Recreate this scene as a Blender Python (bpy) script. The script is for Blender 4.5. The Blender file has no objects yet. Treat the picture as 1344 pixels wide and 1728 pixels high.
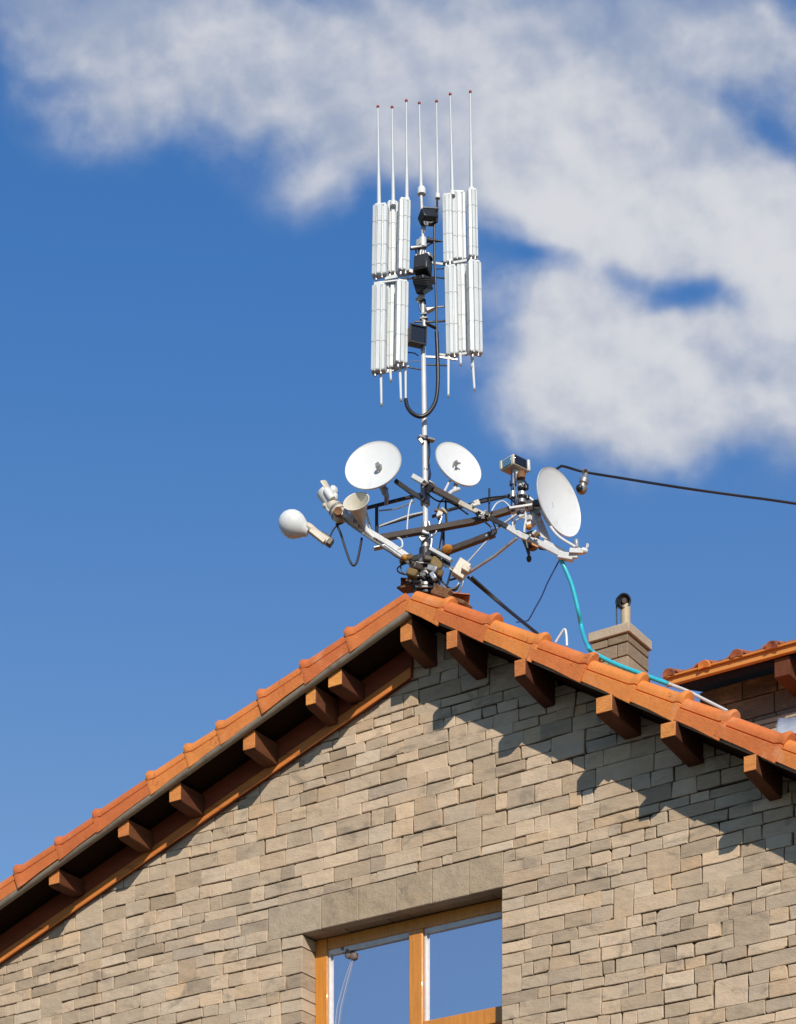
import bpy, math, random
from mathutils import Vector as V, Matrix
rnd = random.Random(7)
S = bpy.context.scene
COL = S.collection
R = math.radians

# ------------------------------------------------------------------ camera
TH = R(33); FPX = 3950.0
FW = V((-math.sin(TH), math.cos(TH), 0)); RT = V((math.cos(TH), math.sin(TH), 0)); UP = V((0, 0, 1))
CAM = -19.75 * FW + V((0, 0, 1.6))
cd = bpy.data.cameras.new('camera'); cam = bpy.data.objects.new('camera', cd); COL.objects.link(cam)
cam.location = CAM; cam.rotation_euler = (R(90), 0, TH)
cd.sensor_fit = 'VERTICAL'; cd.sensor_height = 36.0; cd.sensor_width = 36.0
cd.lens = 36.0 * FPX / 1728.0
cd.shift_y = (2950 - 864) / 1728.0
cd.clip_start = 0.1; cd.clip_end = 4000
S.camera = cam

# ------------------------------------------------------------------ exposure, sun, sky
S.view_settings.view_transform = 'Standard'; S.view_settings.look = 'None'
S.view_settings.exposure = 0.0; S.view_settings.gamma = 1.0
SUNV = V((0.90, -1.0, 0.79)).normalized()
sl = bpy.data.lights.new('sun', 'SUN'); sl.energy = 4.9; sl.angle = R(0.5); sl.color = (1.0, 0.93, 0.82)
so = bpy.data.objects.new('sun', sl); COL.objects.link(so)
so.rotation_euler = SUNV.to_track_quat('Z', 'Y').to_euler(); so.location = (10, -12, 20)

W = bpy.data.worlds.new('World'); S.world = W; W.use_nodes = True
wn = W.node_tree.nodes; wl = W.node_tree.links; wn.clear()
class NT:
    """small helper for building node trees"""
    def __init__(s, tree): s.t = tree
    def n(s, typ, **kw):
        x = s.t.nodes.new(typ)
        for k, v in kw.items(): setattr(x, k, v)
        return x
    def val(s, sock, v):
        if hasattr(v, 'bl_idname') or hasattr(v, 'is_linked'): s.t.links.new(v, sock)
        else: sock.default_value = v
    def m(s, op, a, b=None, c=None, clamp=False):
        x = s.n('ShaderNodeMath', operation=op, use_clamp=clamp)
        s.val(x.inputs[0], a)
        if b is not None: s.val(x.inputs[1], b)
        if c is not None: s.val(x.inputs[2], c)
        return x.outputs[0]
    def vm(s, op, a, b=None, out=0):
        x = s.n('ShaderNodeVectorMath', operation=op)
        s.val(x.inputs[0], a)
        if b is not None:
            if op == 'SCALE': s.val(x.inputs[3], b)
            else: s.val(x.inputs[1], b)
        return x.outputs[out]
    def mix(s, f, a, b, blend='MIX'):
        x = s.n('ShaderNodeMix', data_type='RGBA', blend_type=blend)
        s.val(x.inputs[0], f); s.val(x.inputs[6], a); s.val(x.inputs[7], b)
        return x.outputs[2]
    def ss(s, x, lo, hi, a=0.0, b=1.0):
        y = s.n('ShaderNodeMapRange', interpolation_type='SMOOTHSTEP')
        s.val(y.inputs[0], x); y.inputs[1].default_value = lo; y.inputs[2].default_value = hi
        y.inputs[3].default_value = a; y.inputs[4].default_value = b
        return y.outputs[0]
    def noise(s, vec, scale, detail=6, rough=0.55, dist=0.0, out=0):
        x = s.n('ShaderNodeTexNoise'); s.val(x.inputs['Vector'], vec)
        x.inputs['Scale'].default_value = scale; x.inputs['Detail'].default_value = detail
        x.inputs['Roughness'].default_value = rough; x.inputs['Distortion'].default_value = dist
        return x.outputs[out]
w = NT(W.node_tree)
sky = w.n('ShaderNodeTexSky', sky_type='NISHITA'); sky.sun_disc = False
sky.sun_elevation = math.asin(SUNV.z); sky.sun_rotation = math.atan2(SUNV.x, SUNV.y)
sky.altitude = 600; sky.air_density = 1.0; sky.dust_density = 0.15; sky.ozone_density = 2.0
dirn = w.n('ShaderNodeTexCoord').outputs['Generated']
elev = w.n('ShaderNodeMapRange'); w.val(elev.inputs[0], w.vm('DOT_PRODUCT', dirn, (0, 0, 1), 1)); elev.inputs[1].default_value = .365; elev.inputs[2].default_value = .535
tint = w.mix(1.0, sky.outputs[0], w.mix(elev.outputs[0], (.94, 1.12, 1.26, 1), (.55, 1.07, 1.54, 1)), 'MULTIPLY')
# clouds: a fixed patch of the sky (north-north-west, 15 to 40 degrees up); gnomonic plane about that bearing
df = w.vm('DOT_PRODUCT', dirn, tuple(FW), 1)
dr = w.vm('DOT_PRODUCT', dirn, tuple(RT), 1)
dz = w.vm('DOT_PRODUCT', dirn, (0, 0, 1), 1)
dfc = w.m('MAXIMUM', df, 0.02)
cu = w.m('ADD', w.m('MULTIPLY', w.m('DIVIDE', dr, dfc), 3.95), 0.672)
cv = w.m('SUBTRACT', 2.95, w.m('MULTIPLY', w.m('DIVIDE', dz, dfc), 3.95))
cx = w.n('ShaderNodeCombineXYZ'); w.val(cx.inputs[0], cu); w.val(cx.inputs[1], cv)
cp0 = cx.outputs[0]
warp = w.vm('SCALE', w.vm('SUBTRACT', w.noise(cp0, 3.2, 4, 0.55, 0, 1), (0.5, 0.5, 0.5)), 0.16)
cp = w.vm('ADD', cp0, warp)
BLOBS = [  # centre u, v, radius along, across, turn, weight
 (0.05, 0.03, .14, .09, 10, .62), (0.27, 0.11, .17, .11, 10, .78), (0.36, 0.03, .22, .09, 0, .55), (0.20, 0.20, .09, .07, 0, .34), (0.42, 0.15, .12, .07, 0, .42),
 (0.66, 0.05, .26, .10, 0, .75), (0.66, 0.19, .13, .08, 0, .70), (0.80, 0.18, .18, .10, 0, .65), (0.90, 0.28, .19, .10, 12, .85), (1.06, 0.22, .14, .08, 10, .55),
 (1.00, 0.05, .24, .08, 0, .60), (1.26, 0.07, .15, .09, 10, .75), (1.10, 0.12, .14, .06, 0, .35), (1.22, 0.22, .16, .06, 20, .30),
 (1.14, 0.32, .20, .10, 16, .95), (1.30, 0.37, .18, .09, 8, .95), (1.02, 0.36, .14, .06, 15, .50), (0.60, 0.26, .10, .07, -20, .34), (0.52, 0.31, .10, .07, -20, .20), (1.42, 0.30, .12, .16, 0, .6),
 (0.95, 0.50, .10, .09, 10, .70), (1.05, 0.60, .16, .11, 10, .95), (1.22, 0.65, .19, .12, 5, 1.0), (1.37, 0.56, .15, .14, 0, .95), (0.91, 0.61, .09, .09, 0, .58), (1.10, 0.72, .14, .05, 5, .30),
 (1.19, 0.160, .10, .04, 18, -.50), (1.33, 0.23, .07, .035, 45, -.5), (0.90, 0.42, .08, .033, 20, -.50), (1.18, 0.49, .10, .04, 10, -.68), (1.26, 0.525, .05, .03, 0, -.35), (1.03, 0.09, .05, .05, 50, -.25), (0.07, 0.20, .10, .06, 0, .12)]
dens = None
for (u0, v0, ra, rb, rot, wt) in BLOBS:
    mp = w.n('ShaderNodeMapping', vector_type='TEXTURE')
    w.val(mp.inputs[0], cp); mp.inputs[1].default_value = (u0, v0, 0); mp.inputs[2].default_value = (0, 0, R(rot)); mp.inputs[3].default_value = (ra, rb, 1)
    l2 = w.vm('DOT_PRODUCT', mp.outputs[0], mp.outputs[0], 1)
    g = w.m('MULTIPLY', w.m('EXPONENT', w.m('MULTIPLY', l2, -0.8)), wt)
    dens = g if dens is None else w.m('ADD', dens, g)
dens = w.m('MINIMUM', dens, 1.35)
def billow(p):
    a = w.noise(p, 4.4, 10, 0.50, 0.0)
    b = w.m('ABSOLUTE', w.m('SUBTRACT', w.noise(w.vm('ADD', p, (1.7, 5.2, 0)), 8.0, 6, 0.5, 0.0), 0.5))
    return w.m('SUBTRACT', w.m('MULTIPLY', w.m('SUBTRACT', a, 0.5), 1.5), w.m('MULTIPLY', w.m('SUBTRACT', b, 0.10), 0.62))
cpw = w.vm('ADD', cp0, w.vm('SCALE', warp, .35))
fb = billow(cpw); fbs = billow(w.vm('ADD', cpw, (.016, -.030, 0)))
fb2 = w.noise(w.vm('ADD', cp0, (3.1, 1.7, 0)), 2.6, 5, 0.5, 0.0)
fb3 = w.noise(w.vm('ADD', cp0, (7.3, 2.2, 0)), 3.0, 6, 0.5, 0.0)
tot = w.m('ADD', dens, w.m('MULTIPLY', w.m('ADD', fb, w.m('MULTIPLY', w.m('SUBTRACT', fb2, 0.5), 0.4)), w.ss(dens, 0.0, 0.34)))
front = w.ss(df, 0.05, 0.3)
mask = w.m('MULTIPLY', w.ss(tot, 0.06, 1.08), front)
mask = w.m('MULTIPLY', mask, 0.97)
bl_ = w.m('EXPONENT', w.m('MULTIPLY', w.m('POWER', w.m('DIVIDE', w.m('SUBTRACT', cv, .46), .32), 2.0), -1.0))
relief = w.m('MULTIPLY', w.m('SUBTRACT', fb, fbs), 1.0)
lit = w.ss(w.m('ADD', w.m('ADD', relief, w.m('MULTIPLY', bl_, .45)), w.m('ADD', w.m('MULTIPLY', tot, 0.22), w.m('MULTIPLY', w.m('SUBTRACT', fb3, 0.5), 1.4))), 0.0, 0.95)
ccol = w.mix(lit, (3.3, 3.95, 5.4, 1), (6.9, 7.0, 7.35, 1))
skyc = w.mix(mask, tint, ccol)
bg = w.n('ShaderNodeBackground'); wl.new(skyc, bg.inputs[0]); bg.inputs[1].default_value = 0.10
wo = w.n('ShaderNodeOutputWorld'); wl.new(bg.outputs[0], wo.inputs[0])

# ------------------------------------------------------------------ helpers: points
def P(u, v, dd=0.0):
    """point on the sight line of (u,v), dd metres behind the mast"""
    D = 19.37 + dd
    return CAM + D * (FW + (u - 672) / FPX * RT + (2950 - v) / FPX * UP)
def Q(u, v, y):
    """point of the vertical plane y (parallel to the front wall)"""
    k = (u - 672) / FPX
    D = (y - CAM.y) / (FW.y + k * RT.y)
    return CAM + D * (FW + k * RT + (2950 - v) / FPX * UP)
def spline(pts, n=8):
    pts = [V(p) for p in pts]; out = []
    if len(pts) < 3: return pts
    q = [2 * pts[0] - pts[1]] + pts + [2 * pts[-1] - pts[-2]]
    for i in range(1, len(q) - 2):
        for k in range(n):
            t = k / n; a, b, c, d = q[i - 1], q[i], q[i + 1], q[i + 2]
            out.append(0.5 * ((2 * b) + (c - a) * t + (2 * a - 5 * b + 4 * c - d) * t * t + (3 * b - a - 3 * c + d) * t ** 3))
    out.append(pts[-1]); return out
def frame_of(ax, hint=V((0, 0, 1))):
    ax = ax.normalized()
    if abs(ax.dot(hint)) > 0.98: hint = V((1, 0, 0))
    x = hint.cross(ax).normalized(); return x, ax.cross(x).normalized()

# ------------------------------------------------------------------ helpers: meshes
class MB:
    def __init__(s): s.v = []; s.f = []; s.c = []; s.cc = (1, 1, 1)
    def add(s, vs, fs):
        o = len(s.v); s.v += [V(a) for a in vs]
        for f in fs: s.f.append([o + i for i in f]); s.c.append(s.cc)
        return s
    def hexa(s, c, ax, ay, az):
        c, ax, ay, az = V(c), V(ax), V(ay), V(az)
        vs = [c + sx * ax + sy * ay + sz * az for sx in (-1, 1) for sy in (-1, 1) for sz in (-1, 1)]
        fs = [(0, 1, 3, 2), (4, 6, 7, 5), (0, 4, 5, 1), (2, 3, 7, 6), (0, 2, 6, 4), (1, 5, 7, 3)]
        if ax.cross(ay).dot(az) < 0: fs = [f[::-1] for f in fs]
        return s.add(vs, fs)
    def box(s, x0, x1, y0, y1, z0, z1):
        return s.hexa(((x0 + x1) / 2, (y0 + y1) / 2, (z0 + z1) / 2), ((x1 - x0) / 2, 0, 0), (0, (y1 - y0) / 2, 0), (0, 0, (z1 - z0) / 2))
    def beam(s, a, b, wd, ht, hint=V((0, 0, 1)), ext=0.0):
        a, b = V(a), V(b); ax = b - a; x, y = frame_of(ax, hint)
        return s.hexa((a + b) / 2, ax / 2 + ax.normalized() * ext, x * wd / 2, y * ht / 2)
    def tube(s, pts, r, seg=8, caps=True):
        pts = [V(p) for p in pts]; n = len(pts)
        if n < 2: return s
        rs = r if isinstance(r, (list, tuple)) else [r] * n
        vs = []; px = None
        for i in range(n):
            t = (pts[min(i + 1, n - 1)] - pts[max(i - 1, 0)])
            if t.length < 1e-9: t = V((0, 0, 1))
            t.normalize()
            if px is None: px, py = frame_of(t)
            else:
                px = (px - t * px.dot(t))
                if px.length < 1e-6: px, _ = frame_of(t)
                px.normalize(); py = t.cross(px)
            for k in range(seg):
                a = 2 * math.pi * k / seg
                vs.append(pts[i] + rs[i] * (math.cos(a) * px + math.sin(a) * py))
        fs = [(i * seg + k, i * seg + (k + 1) % seg, (i + 1) * seg + (k + 1) % seg, (i + 1) * seg + k) for i in range(n - 1) for k in range(seg)]
        if caps: fs += [tuple(range(seg))[::-1], tuple((n - 1) * seg + k for k in range(seg))]
        return s.add(vs, fs)
    def lathe(s, o, ax, prof, seg=32, a0=0, a1=360, hint=V((0, 0, 1)), caps=False):
        """prof: list of (radius, distance along axis)"""
        o = V(o); ax = V(ax).normalized(); x, y = frame_of(ax, hint); full = abs(a1 - a0) >= 359.9
        m = seg if full else seg + 1; vs = []
        for (r, h) in prof:
            for k in range(m):
                a = R(a0 + (a1 - a0) * k / seg); vs.append(o + ax * h + r * (math.cos(a) * x + math.sin(a) * y))
        fs = []
        for i in range(len(prof) - 1):
            for k in range(seg):
                k2 = (k + 1) % m; fs.append((i * m + k, i * m + k2, (i + 1) * m + k2, (i + 1) * m + k))
        if caps: fs += [tuple(range(m))[::-1], tuple((len(prof) - 1) * m + k for k in range(m))]
        return s.add(vs, fs)
    def ball(s, c, r, seg=14, sq=(1, 1, 1), jit=0):
        c = V(c); vs = [c + V((0, 0, -r * sq[2]))]; rings = seg // 2
        for i in range(1, rings):
            a = -math.pi / 2 + math.pi * i / rings
            for k in range(seg):
                b = 2 * math.pi * k / seg; j = 1 + (rnd.uniform(-jit, jit) if jit else 0)
                vs.append(c + V((r * sq[0] * math.cos(a) * math.cos(b) * j, r * sq[1] * math.cos(a) * math.sin(b) * j, r * sq[2] * math.sin(a) * j)))
        vs.append(c + V((0, 0, r * sq[2]))); n = len(vs) - 1
        fs = [(0, 1 + (k + 1) % seg, 1 + k) for k in range(seg)]
        for i in range(rings - 2):
            for k in range(seg):
                a = 1 + i * seg; fs.append((a + k, a + (k + 1) % seg, a + seg + (k + 1) % seg, a + seg + k))
        a = 1 + (rings - 2) * seg
        fs += [(a + k, a + (k + 1) % seg, n) for k in range(seg)]
        return s.add(vs, fs)
    def prism(s, poly, ext):
        n = len(poly); ext = V(ext); vs = [V(p) for p in poly] + [V(p) + ext for p in poly]
        nrm = (V(poly[1]) - V(poly[0])).cross(V(poly[2]) - V(poly[1]))
        fs = [tuple(range(n))[::-1], tuple(range(n, 2 * n))] + [(k, (k + 1) % n, n + (k + 1) % n, n + k) for k in range(n)]
        if nrm.dot(ext) < 0: fs = [f[::-1] for f in fs]
        return s.add(vs, fs)
    def loft(s, rings, closed=True, caps=True):
        n = len(rings[0]); vs = [p for r_ in rings for p in r_]; fs = []
        for i in range(len(rings) - 1):
            for k in range(n if closed else n - 1):
                fs.append((i * n + k, i * n + (k + 1) % n, (i + 1) * n + (k + 1) % n, (i + 1) * n + k))
        if caps and closed: fs += [tuple(range(n))[::-1], tuple((len(rings) - 1) * n + k for k in range(n))]
        return s.add(vs, fs)
    def build(s, name, mat, parent=None, bevel=0, angle=38, colour=False, smooth=True):
        root = parent
        while root is not None and root.parent is not None: root = root.parent
        off = root.location if root is not None else V((0, 0, 0))
        me = bpy.data.meshes.new(name); me.from_pydata([tuple(p - off) for p in s.v], [], s.f)
        if colour:
            ca = me.color_attributes.new('tone', 'FLOAT_COLOR', 'CORNER'); i = 0
            for f, c in zip(s.f, s.c):
                for _ in f: ca.data[i].color = (*c, 1); i += 1
        me.validate(); me.update()
        if smooth:
            me.shade_smooth(); me.set_sharp_from_angle(angle=R(angle))
        o = bpy.data.objects.new(name, me); COL.objects.link(o); me.materials.append(mat)
        if parent is not None: o.parent = parent
        if bevel:
            b = o.modifiers.new('bevel', 'BEVEL'); b.width = bevel; b.segments = 2; b.limit_method = 'ANGLE'; b.angle_limit = R(40)
        return o
def fix_normals(o):
    import bmesh
    bm = bmesh.new(); bm.from_mesh(o.data); bmesh.ops.recalc_face_normals(bm, faces=bm.faces); bm.to_mesh(o.data); bm.free(); return o
def tag(o, label, cat, group=None, kind=None):
    if label: o['label'] = label
    if cat: o['category'] = cat
    if group: o['group'] = group
    if kind: o['kind'] = kind
    return o
def thing(name, loc, label, cat, group=None):
    o = bpy.data.objects.new(name, None); COL.objects.link(o); o.location = loc; o.empty_display_size = 0.1
    return tag(o, label, cat, group)

# ------------------------------------------------------------------ materials
def mat(name, col, rough=0.5, metal=0.0, nscale=0, namp=0.25, bump=0.0, bscale=60, spec=0.5, stretch=None, attr=False, dirt=None, dirt2=None, objrand=0.0, coat=0.0):
    m = bpy.data.materials.new(name); m.use_nodes = True; t = NT(m.node_tree); m.node_tree.nodes.clear()
    bs = t.n('ShaderNodeBsdfPrincipled'); out = t.n('ShaderNodeOutputMaterial'); m.node_tree.links.new(bs.outputs[0], out.inputs[0])
    bs.inputs['Roughness'].default_value = rough; bs.inputs['Metallic'].default_value = metal
    bs.inputs['Specular IOR Level'].default_value = spec; bs.inputs['Coat Weight'].default_value = coat
    co = t.n('ShaderNodeTexCoord').outputs['Object']
    if stretch:
        mp = t.n('ShaderNodeMapping'); t.val(mp.inputs[0], co); mp.inputs[3].default_value = stretch; co = mp.outputs[0]
    c = (*col, 1)
    if attr:
        at = t.n('ShaderNodeAttribute', attribute_name='tone'); c = at.outputs[0]
    if objrand:
        oi = t.n('ShaderNodeObjectInfo'); hs = t.n('ShaderNodeHueSaturation')
        t.val(hs.inputs['Value'], t.m('ADD', t.m('MULTIPLY', oi.outputs['Random'], objrand * 2), 1 - objrand))
        t.val(hs.inputs['Hue'], t.m('ADD', t.m('MULTIPLY', oi.outputs['Random'], 0.016), 0.492))
        t.val(hs.inputs['Color'], c); c = hs.outputs[0]
    if nscale:
        n1 = t.noise(co, nscale, 6, 0.6); n2 = t.noise(co, nscale * 5.3, 5, 0.6)
        k = t.m('ADD', t.m('MULTIPLY', t.m('SUBTRACT', n1, 0.5), namp * 2.6), t.m('MULTIPLY', t.m('SUBTRACT', n2, 0.5), namp * 1.6))
        k = t.m('MAXIMUM', t.m('ADD', k, 1.0), 0.12)
        vv = t.n('ShaderNodeCombineXYZ')
        for i in range(3): t.val(vv.inputs[i], k)
        c = t.mix(1.0, c, vv.outputs[0], 'MULTIPLY')
        r_ = t.m('ADD', t.m('MULTIPLY', t.m('SUBTRACT', n2, 0.5), 0.35), rough, clamp=True); t.val(bs.inputs['Roughness'], r_)
        if dirt:
            dn = t.ss(t.noise(co, nscale * 0.8, 7, 0.65, 0.8), dirt[1], dirt[1] + 0.14)
            c = t.mix(t.m('MULTIPLY', dn, dirt[2]), c, (*dirt[0], 1))
        if dirt2:
            dn2 = t.ss(t.noise(t.vm('ADD', co, (4, 9, 2)), nscale * 1.7, 8, 0.7, 0.5), dirt2[1], dirt2[1] + 0.10)
            c = t.mix(t.m('MULTIPLY', dn2, dirt2[2]), c, (*dirt2[0], 1))
    if attr:
        wm = t.ss(t.noise(co, 2.1, 5, .6, .5), .50, .68)
        c = t.mix(t.m('MULTIPLY', wm, .22), c, t.mix(1.0, c, (1.14, .99, .80, 1), 'MULTIPLY'))
        pl = t.ss(t.noise(t.vm('ADD', co, (5, 3, 1)), 3.1, 6, .65, .8), .56, .70)
        c = t.mix(t.m('MULTIPLY', pl, .30), c, (.50, .405, .30, 1))
    t.val(bs.inputs['Base Color'], c)
    if bump:
        b = t.n('ShaderNodeBump'); b.inputs['Strength'].default_value = bump; b.inputs['Distance'].default_value = 0.01
        t.val(b.inputs['Height'], t.m('ADD', t.noise(co, bscale, 7, 0.62), t.m('MULTIPLY', t.noise(co, 9, 3, .5), 2.2)) if attr else t.noise(co, bscale, 7, 0.62)); m.node_tree.links.new(b.outputs[0], bs.inputs['Normal'])
    return m
M = {}
M['stone'] = mat('stone', (.4, .33, .24), .85, nscale=3.4, namp=.20, bump=.5, bscale=42, attr=True, spec=.2, stretch=(1, 1, 2.0), dirt=((.21, .17, .125), .53, .6))
M['lintel'] = mat('lintel_stone', (.36, .31, .23), .85, nscale=4, namp=.22, bump=.6, bscale=55, attr=True, spec=.2, dirt=((.17, .14, .10), .54, .6))
M['joint'] = mat('joint_mortar', (.035, .027, .02), .95, nscale=9, namp=.3, bump=.5, bscale=80, spec=.1)
M['tile'] = mat('terracotta', (.56, .168, .048), .78, nscale=5, namp=.20, bump=.45, bscale=55, objrand=.13, spec=.15, dirt=((.60, .27, .13), .55, .55), dirt2=((.13, .05, .025), .60, .6))
M['tile_old'] = mat('old_terracotta', (.34, .11, .05), .8, nscale=7, namp=.35, bump=.4, bscale=60, dirt=((.05, .04, .035), .50, .75), spec=.2)
M['shadewood'] = mat('shaded_beam_wood', (.115, .036, .014), .8, nscale=5, namp=.42, bump=.8, bscale=34, stretch=(4, .8, 4), objrand=.22, dirt=((.09, .03, .012), .55, .75), spec=.3)  # beam sides coloured dark to stand for the shade on them
M['sunlitend'] = mat('sunlit_beam_end_wood', (.60, .225, .060), .75, nscale=9, namp=.35, bump=.8, bscale=45, stretch=(1, 1, 3), objrand=.16, dirt=((.20, .07, .024), .58, .6), spec=.2)  # beam fronts coloured brighter to stand for sunlight on them
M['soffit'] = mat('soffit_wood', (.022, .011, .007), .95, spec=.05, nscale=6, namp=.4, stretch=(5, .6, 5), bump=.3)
M['frieze'] = mat('red_brown_board', (.23, .045, .013), .65, nscale=4, namp=.25, stretch=(.8, 4, 4), bump=.25, bscale=30)
M['sunstrip'] = mat('sunlit_frieze_orange', (.56, .175, .032), .6, nscale=4, namp=.3, stretch=(.8, 4, 4), bump=.25, bscale=30, dirt=((.14, .035, .012), .54, .7))  # bright orange stands for sun patches at the foot of the frieze
M['fascia'] = mat('golden_wood', (.55, .22, .045), .5, nscale=3, namp=.25, stretch=(.6, 4, 6), bump=.2, bscale=30)
M['frame'] = mat('varnished_window_wood', (.54, .205, .026), .35, nscale=6, namp=.33, stretch=(7, 7, .6), bump=.2, bscale=25, coat=.3)
M['drip'] = mat('grey_drip_metal', (.22, .175, .125), .6, .1, nscale=5, namp=.35, dirt=((.10, .07, .05), .56, .7))
M['white'] = mat('white_paint', (.61, .61, .59), .45, nscale=6, namp=.05, spec=.35, dirt=((.46, .45, .41), .56, .5), dirt2=((.38, .34, .28), .66, .5))
M['panelw'] = mat('white_fibreglass', (.50, .52, .52), .45, nscale=4, namp=.10, stretch=(2, 2, .6), dirt=((.52, .53, .5), .60, .4))
M['panelg'] = mat('grey_fibreglass', (.33, .35, .355), .45, nscale=6, namp=.1)
M['cream'] = mat('cream_plastic', (.50, .44, .34), .5, nscale=14, namp=.16, dirt=((.25, .18, .11), .56, .75), bump=.2)
M['hornw'] = mat('pale_horn_plastic', (.60, .555, .46), .5, nscale=9, namp=.12, dirt=((.33, .26, .18), .58, .6))
M['galv'] = mat('galvanised_steel', (.42, .43, .44), .36, .6, nscale=10, namp=.15, dirt=((.25, .24, .22), .62, .5))
M['whitem'] = mat('white_enamelled_steel', (.54, .53, .51), .4, 0, nscale=10, namp=.16, dirt=((.30, .25, .2), .60, .6))
M['steel'] = mat('dull_steel', (.30, .29, .28), .45, .6, nscale=12, namp=.3, dirt=((.14, .07, .035), .58, .7))
M['black'] = mat('black_plastic', (.012, .012, .014), .42, nscale=12, namp=.3)
M['blackm'] = mat('black_steel', (.022, .021, .022), .5, .2, nscale=14, namp=.4, dirt=((.07, .045, .03), .60, .7))
M['brownm'] = mat('brown_steel', (.075, .055, .042), .5, .3, nscale=12, namp=.35, dirt=((.03, .022, .02), .55, .6))
M['rust'] = mat('rusty_steel', (.20, .09, .035), .8, .2, nscale=16, namp=.5, bump=.4, dirt=((.03, .02, .015), .52, .8))
M['ochre'] = mat('ochre_resin', (.14, .088, .028), .75, nscale=14, namp=.35, bump=.5, bscale=50, objrand=.3, dirt=((.07, .045, .02), .55, .7))
M['amber'] = mat('amber_plastic', (.42, .165, .015), .5, nscale=12, namp=.2)
M['navy'] = mat('navy_plastic', (.02, .05, .14), .4, nscale=12, namp=.2)
M['cyan'] = mat('turquoise_rubber', (.03, .42, .52), .35, nscale=6, namp=.08)
M['redtip'] = mat('red_plastic', (.32, .035, .02), .45, nscale=20, namp=.1)
M['cap'] = mat('chimney_cap_stone', (.40, .32, .23), .85, nscale=8, namp=.2, bump=.5, bscale=50)
M['zinc'] = mat('zinc_sheet', (.52, .53, .54), .4, .4, nscale=3, namp=.2, stretch=(5, .6, 3))
M['cloth'] = mat('white_curtain', (.80, .80, .80), .9, nscale=5, namp=.06)
M['lens'] = mat('dark_lens', (.012, .012, .015), .08, spec=.6)
M['bluegl'] = mat('bluish_glass', (.10, .20, .30), .1, spec=.8)
M['ground'] = mat('gravel', (.055, .053, .048), .95, nscale=.6, namp=.25, bump=.6, bscale=12)
M['brick'] = mat('side_stone', (.36, .30, .22), .9, nscale=2, namp=.25, bump=.5, bscale=20)
def glass():
    m = bpy.data.materials.new('reflective_glass'); m.use_nodes = True; t = NT(m.node_tree); m.node_tree.nodes.clear()
    out = t.n('ShaderNodeOutputMaterial'); g = t.n('ShaderNodeBsdfGlossy'); tr = t.n('ShaderNodeBsdfTransparent'); mx = t.n('ShaderNodeMixShader')
    g.inputs['Roughness'].default_value = 0.0; g.inputs['Color'].default_value = (.98, .93, .99, 1); tr.inputs['Color'].default_value = (.75, .78, .8, 1)
    mx.inputs[0].default_value = .84
    co = t.n('ShaderNodeTexCoord').outputs['Object']
    b = t.n('ShaderNodeBump'); b.inputs['Strength'].default_value = .03; b.inputs['Distance'].default_value = .02
    t.val(b.inputs['Height'], t.noise(co, 1.5, 2)); t.t.links.new(b.outputs[0], g.inputs['Normal'])
    L = t.t.links.new; L(tr.outputs[0], mx.inputs[1]); L(g.outputs[0], mx.inputs[2]); L(mx.outputs[0], out.inputs[0]); return m
M['glass'] = glass()

# ------------------------------------------------------------------ ground
g = MB(); N = 24
g.add([(-1500, -1500, 0), (1500, -1500, 0), (1500, 1500, 0), (-1500, 1500, 0)], [(0, 1, 2, 3)])
tag(g.build('ground', M['ground']), None, None, kind='structure')

# ------------------------------------------------------------------ the stone house
AX, OV = 0.3944, 0.42           # apex of the gable, overhang of the verge
AZ = 10.9244                    # underside of the roof at the apex
SL, SR = 0.3364, 0.6151         # fall of the roof per metre, left and right
X0, X1, YB = -7.0, 6.2, 9.0
def soff(x): return AZ - (SL * (AX - x) if x < AX else SR * (x - AX))
house = thing('stone_house', (AX, 0, 0), 'pale stone gable house with orange verge tiles, timber beam ends and a wooden window', 'house')

WX0, WX1, WZ1 = -0.992, 1.014, 8.66    # window opening
WZ0 = 6.55
LZ1 = 8.95; LX0, LX1 = -1.36, 1.03; LXa = -0.79   # lintel

def clip(poly, a, b, c):
    """keep a*x + b*z <= c"""
    out = []
    for i in range(len(poly)):
        p, q = poly[i], poly[(i + 1) % len(poly)]
        dp, dq = a * p[0] + b * p[1] - c, a * q[0] + b * q[1] - c
        if dp <= 0: out.append(p)
        if dp * dq < 0:
            t = dp / (dp - dq); out.append((p[0] + t * (q[0] - p[0]), p[1] + t * (q[1] - p[1])))
    return out
def area(p): return 0.5 * sum(p[i][0] * p[(i + 1) % len(p)][1] - p[(i + 1) % len(p)][0] * p[i][1] for i in range(len(p)))
def inset(poly, d):
    cx_, cz_ = sum(p[0] for p in poly) / len(poly), sum(p[1] for p in poly) / len(poly); n = len(poly); out = []
    for i in range(n):
        a, b, c = poly[i - 1], poly[i], poly[(i + 1) % n]
        e1 = V((b[0] - a[0], b[1] - a[1])); e2 = V((c[0] - b[0], c[1] - b[1]))
        if e1.length < 1e-6 or e2.length < 1e-6: out.append((b[0] + (cx_ - b[0]) * .1, b[1] + (cz_ - b[1]) * .1)); continue
        n1 = V((-e1.y, e1.x)).normalized(); n2 = V((-e2.y, e2.x)).normalized()
        h = (n1 + n2); h = h.normalized() if h.length > 1e-6 else n1
        k = d / max(0.45, h.dot(n1)); out.append((b[0] + h.x * k, b[1] + h.y * k))
    return out
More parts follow.
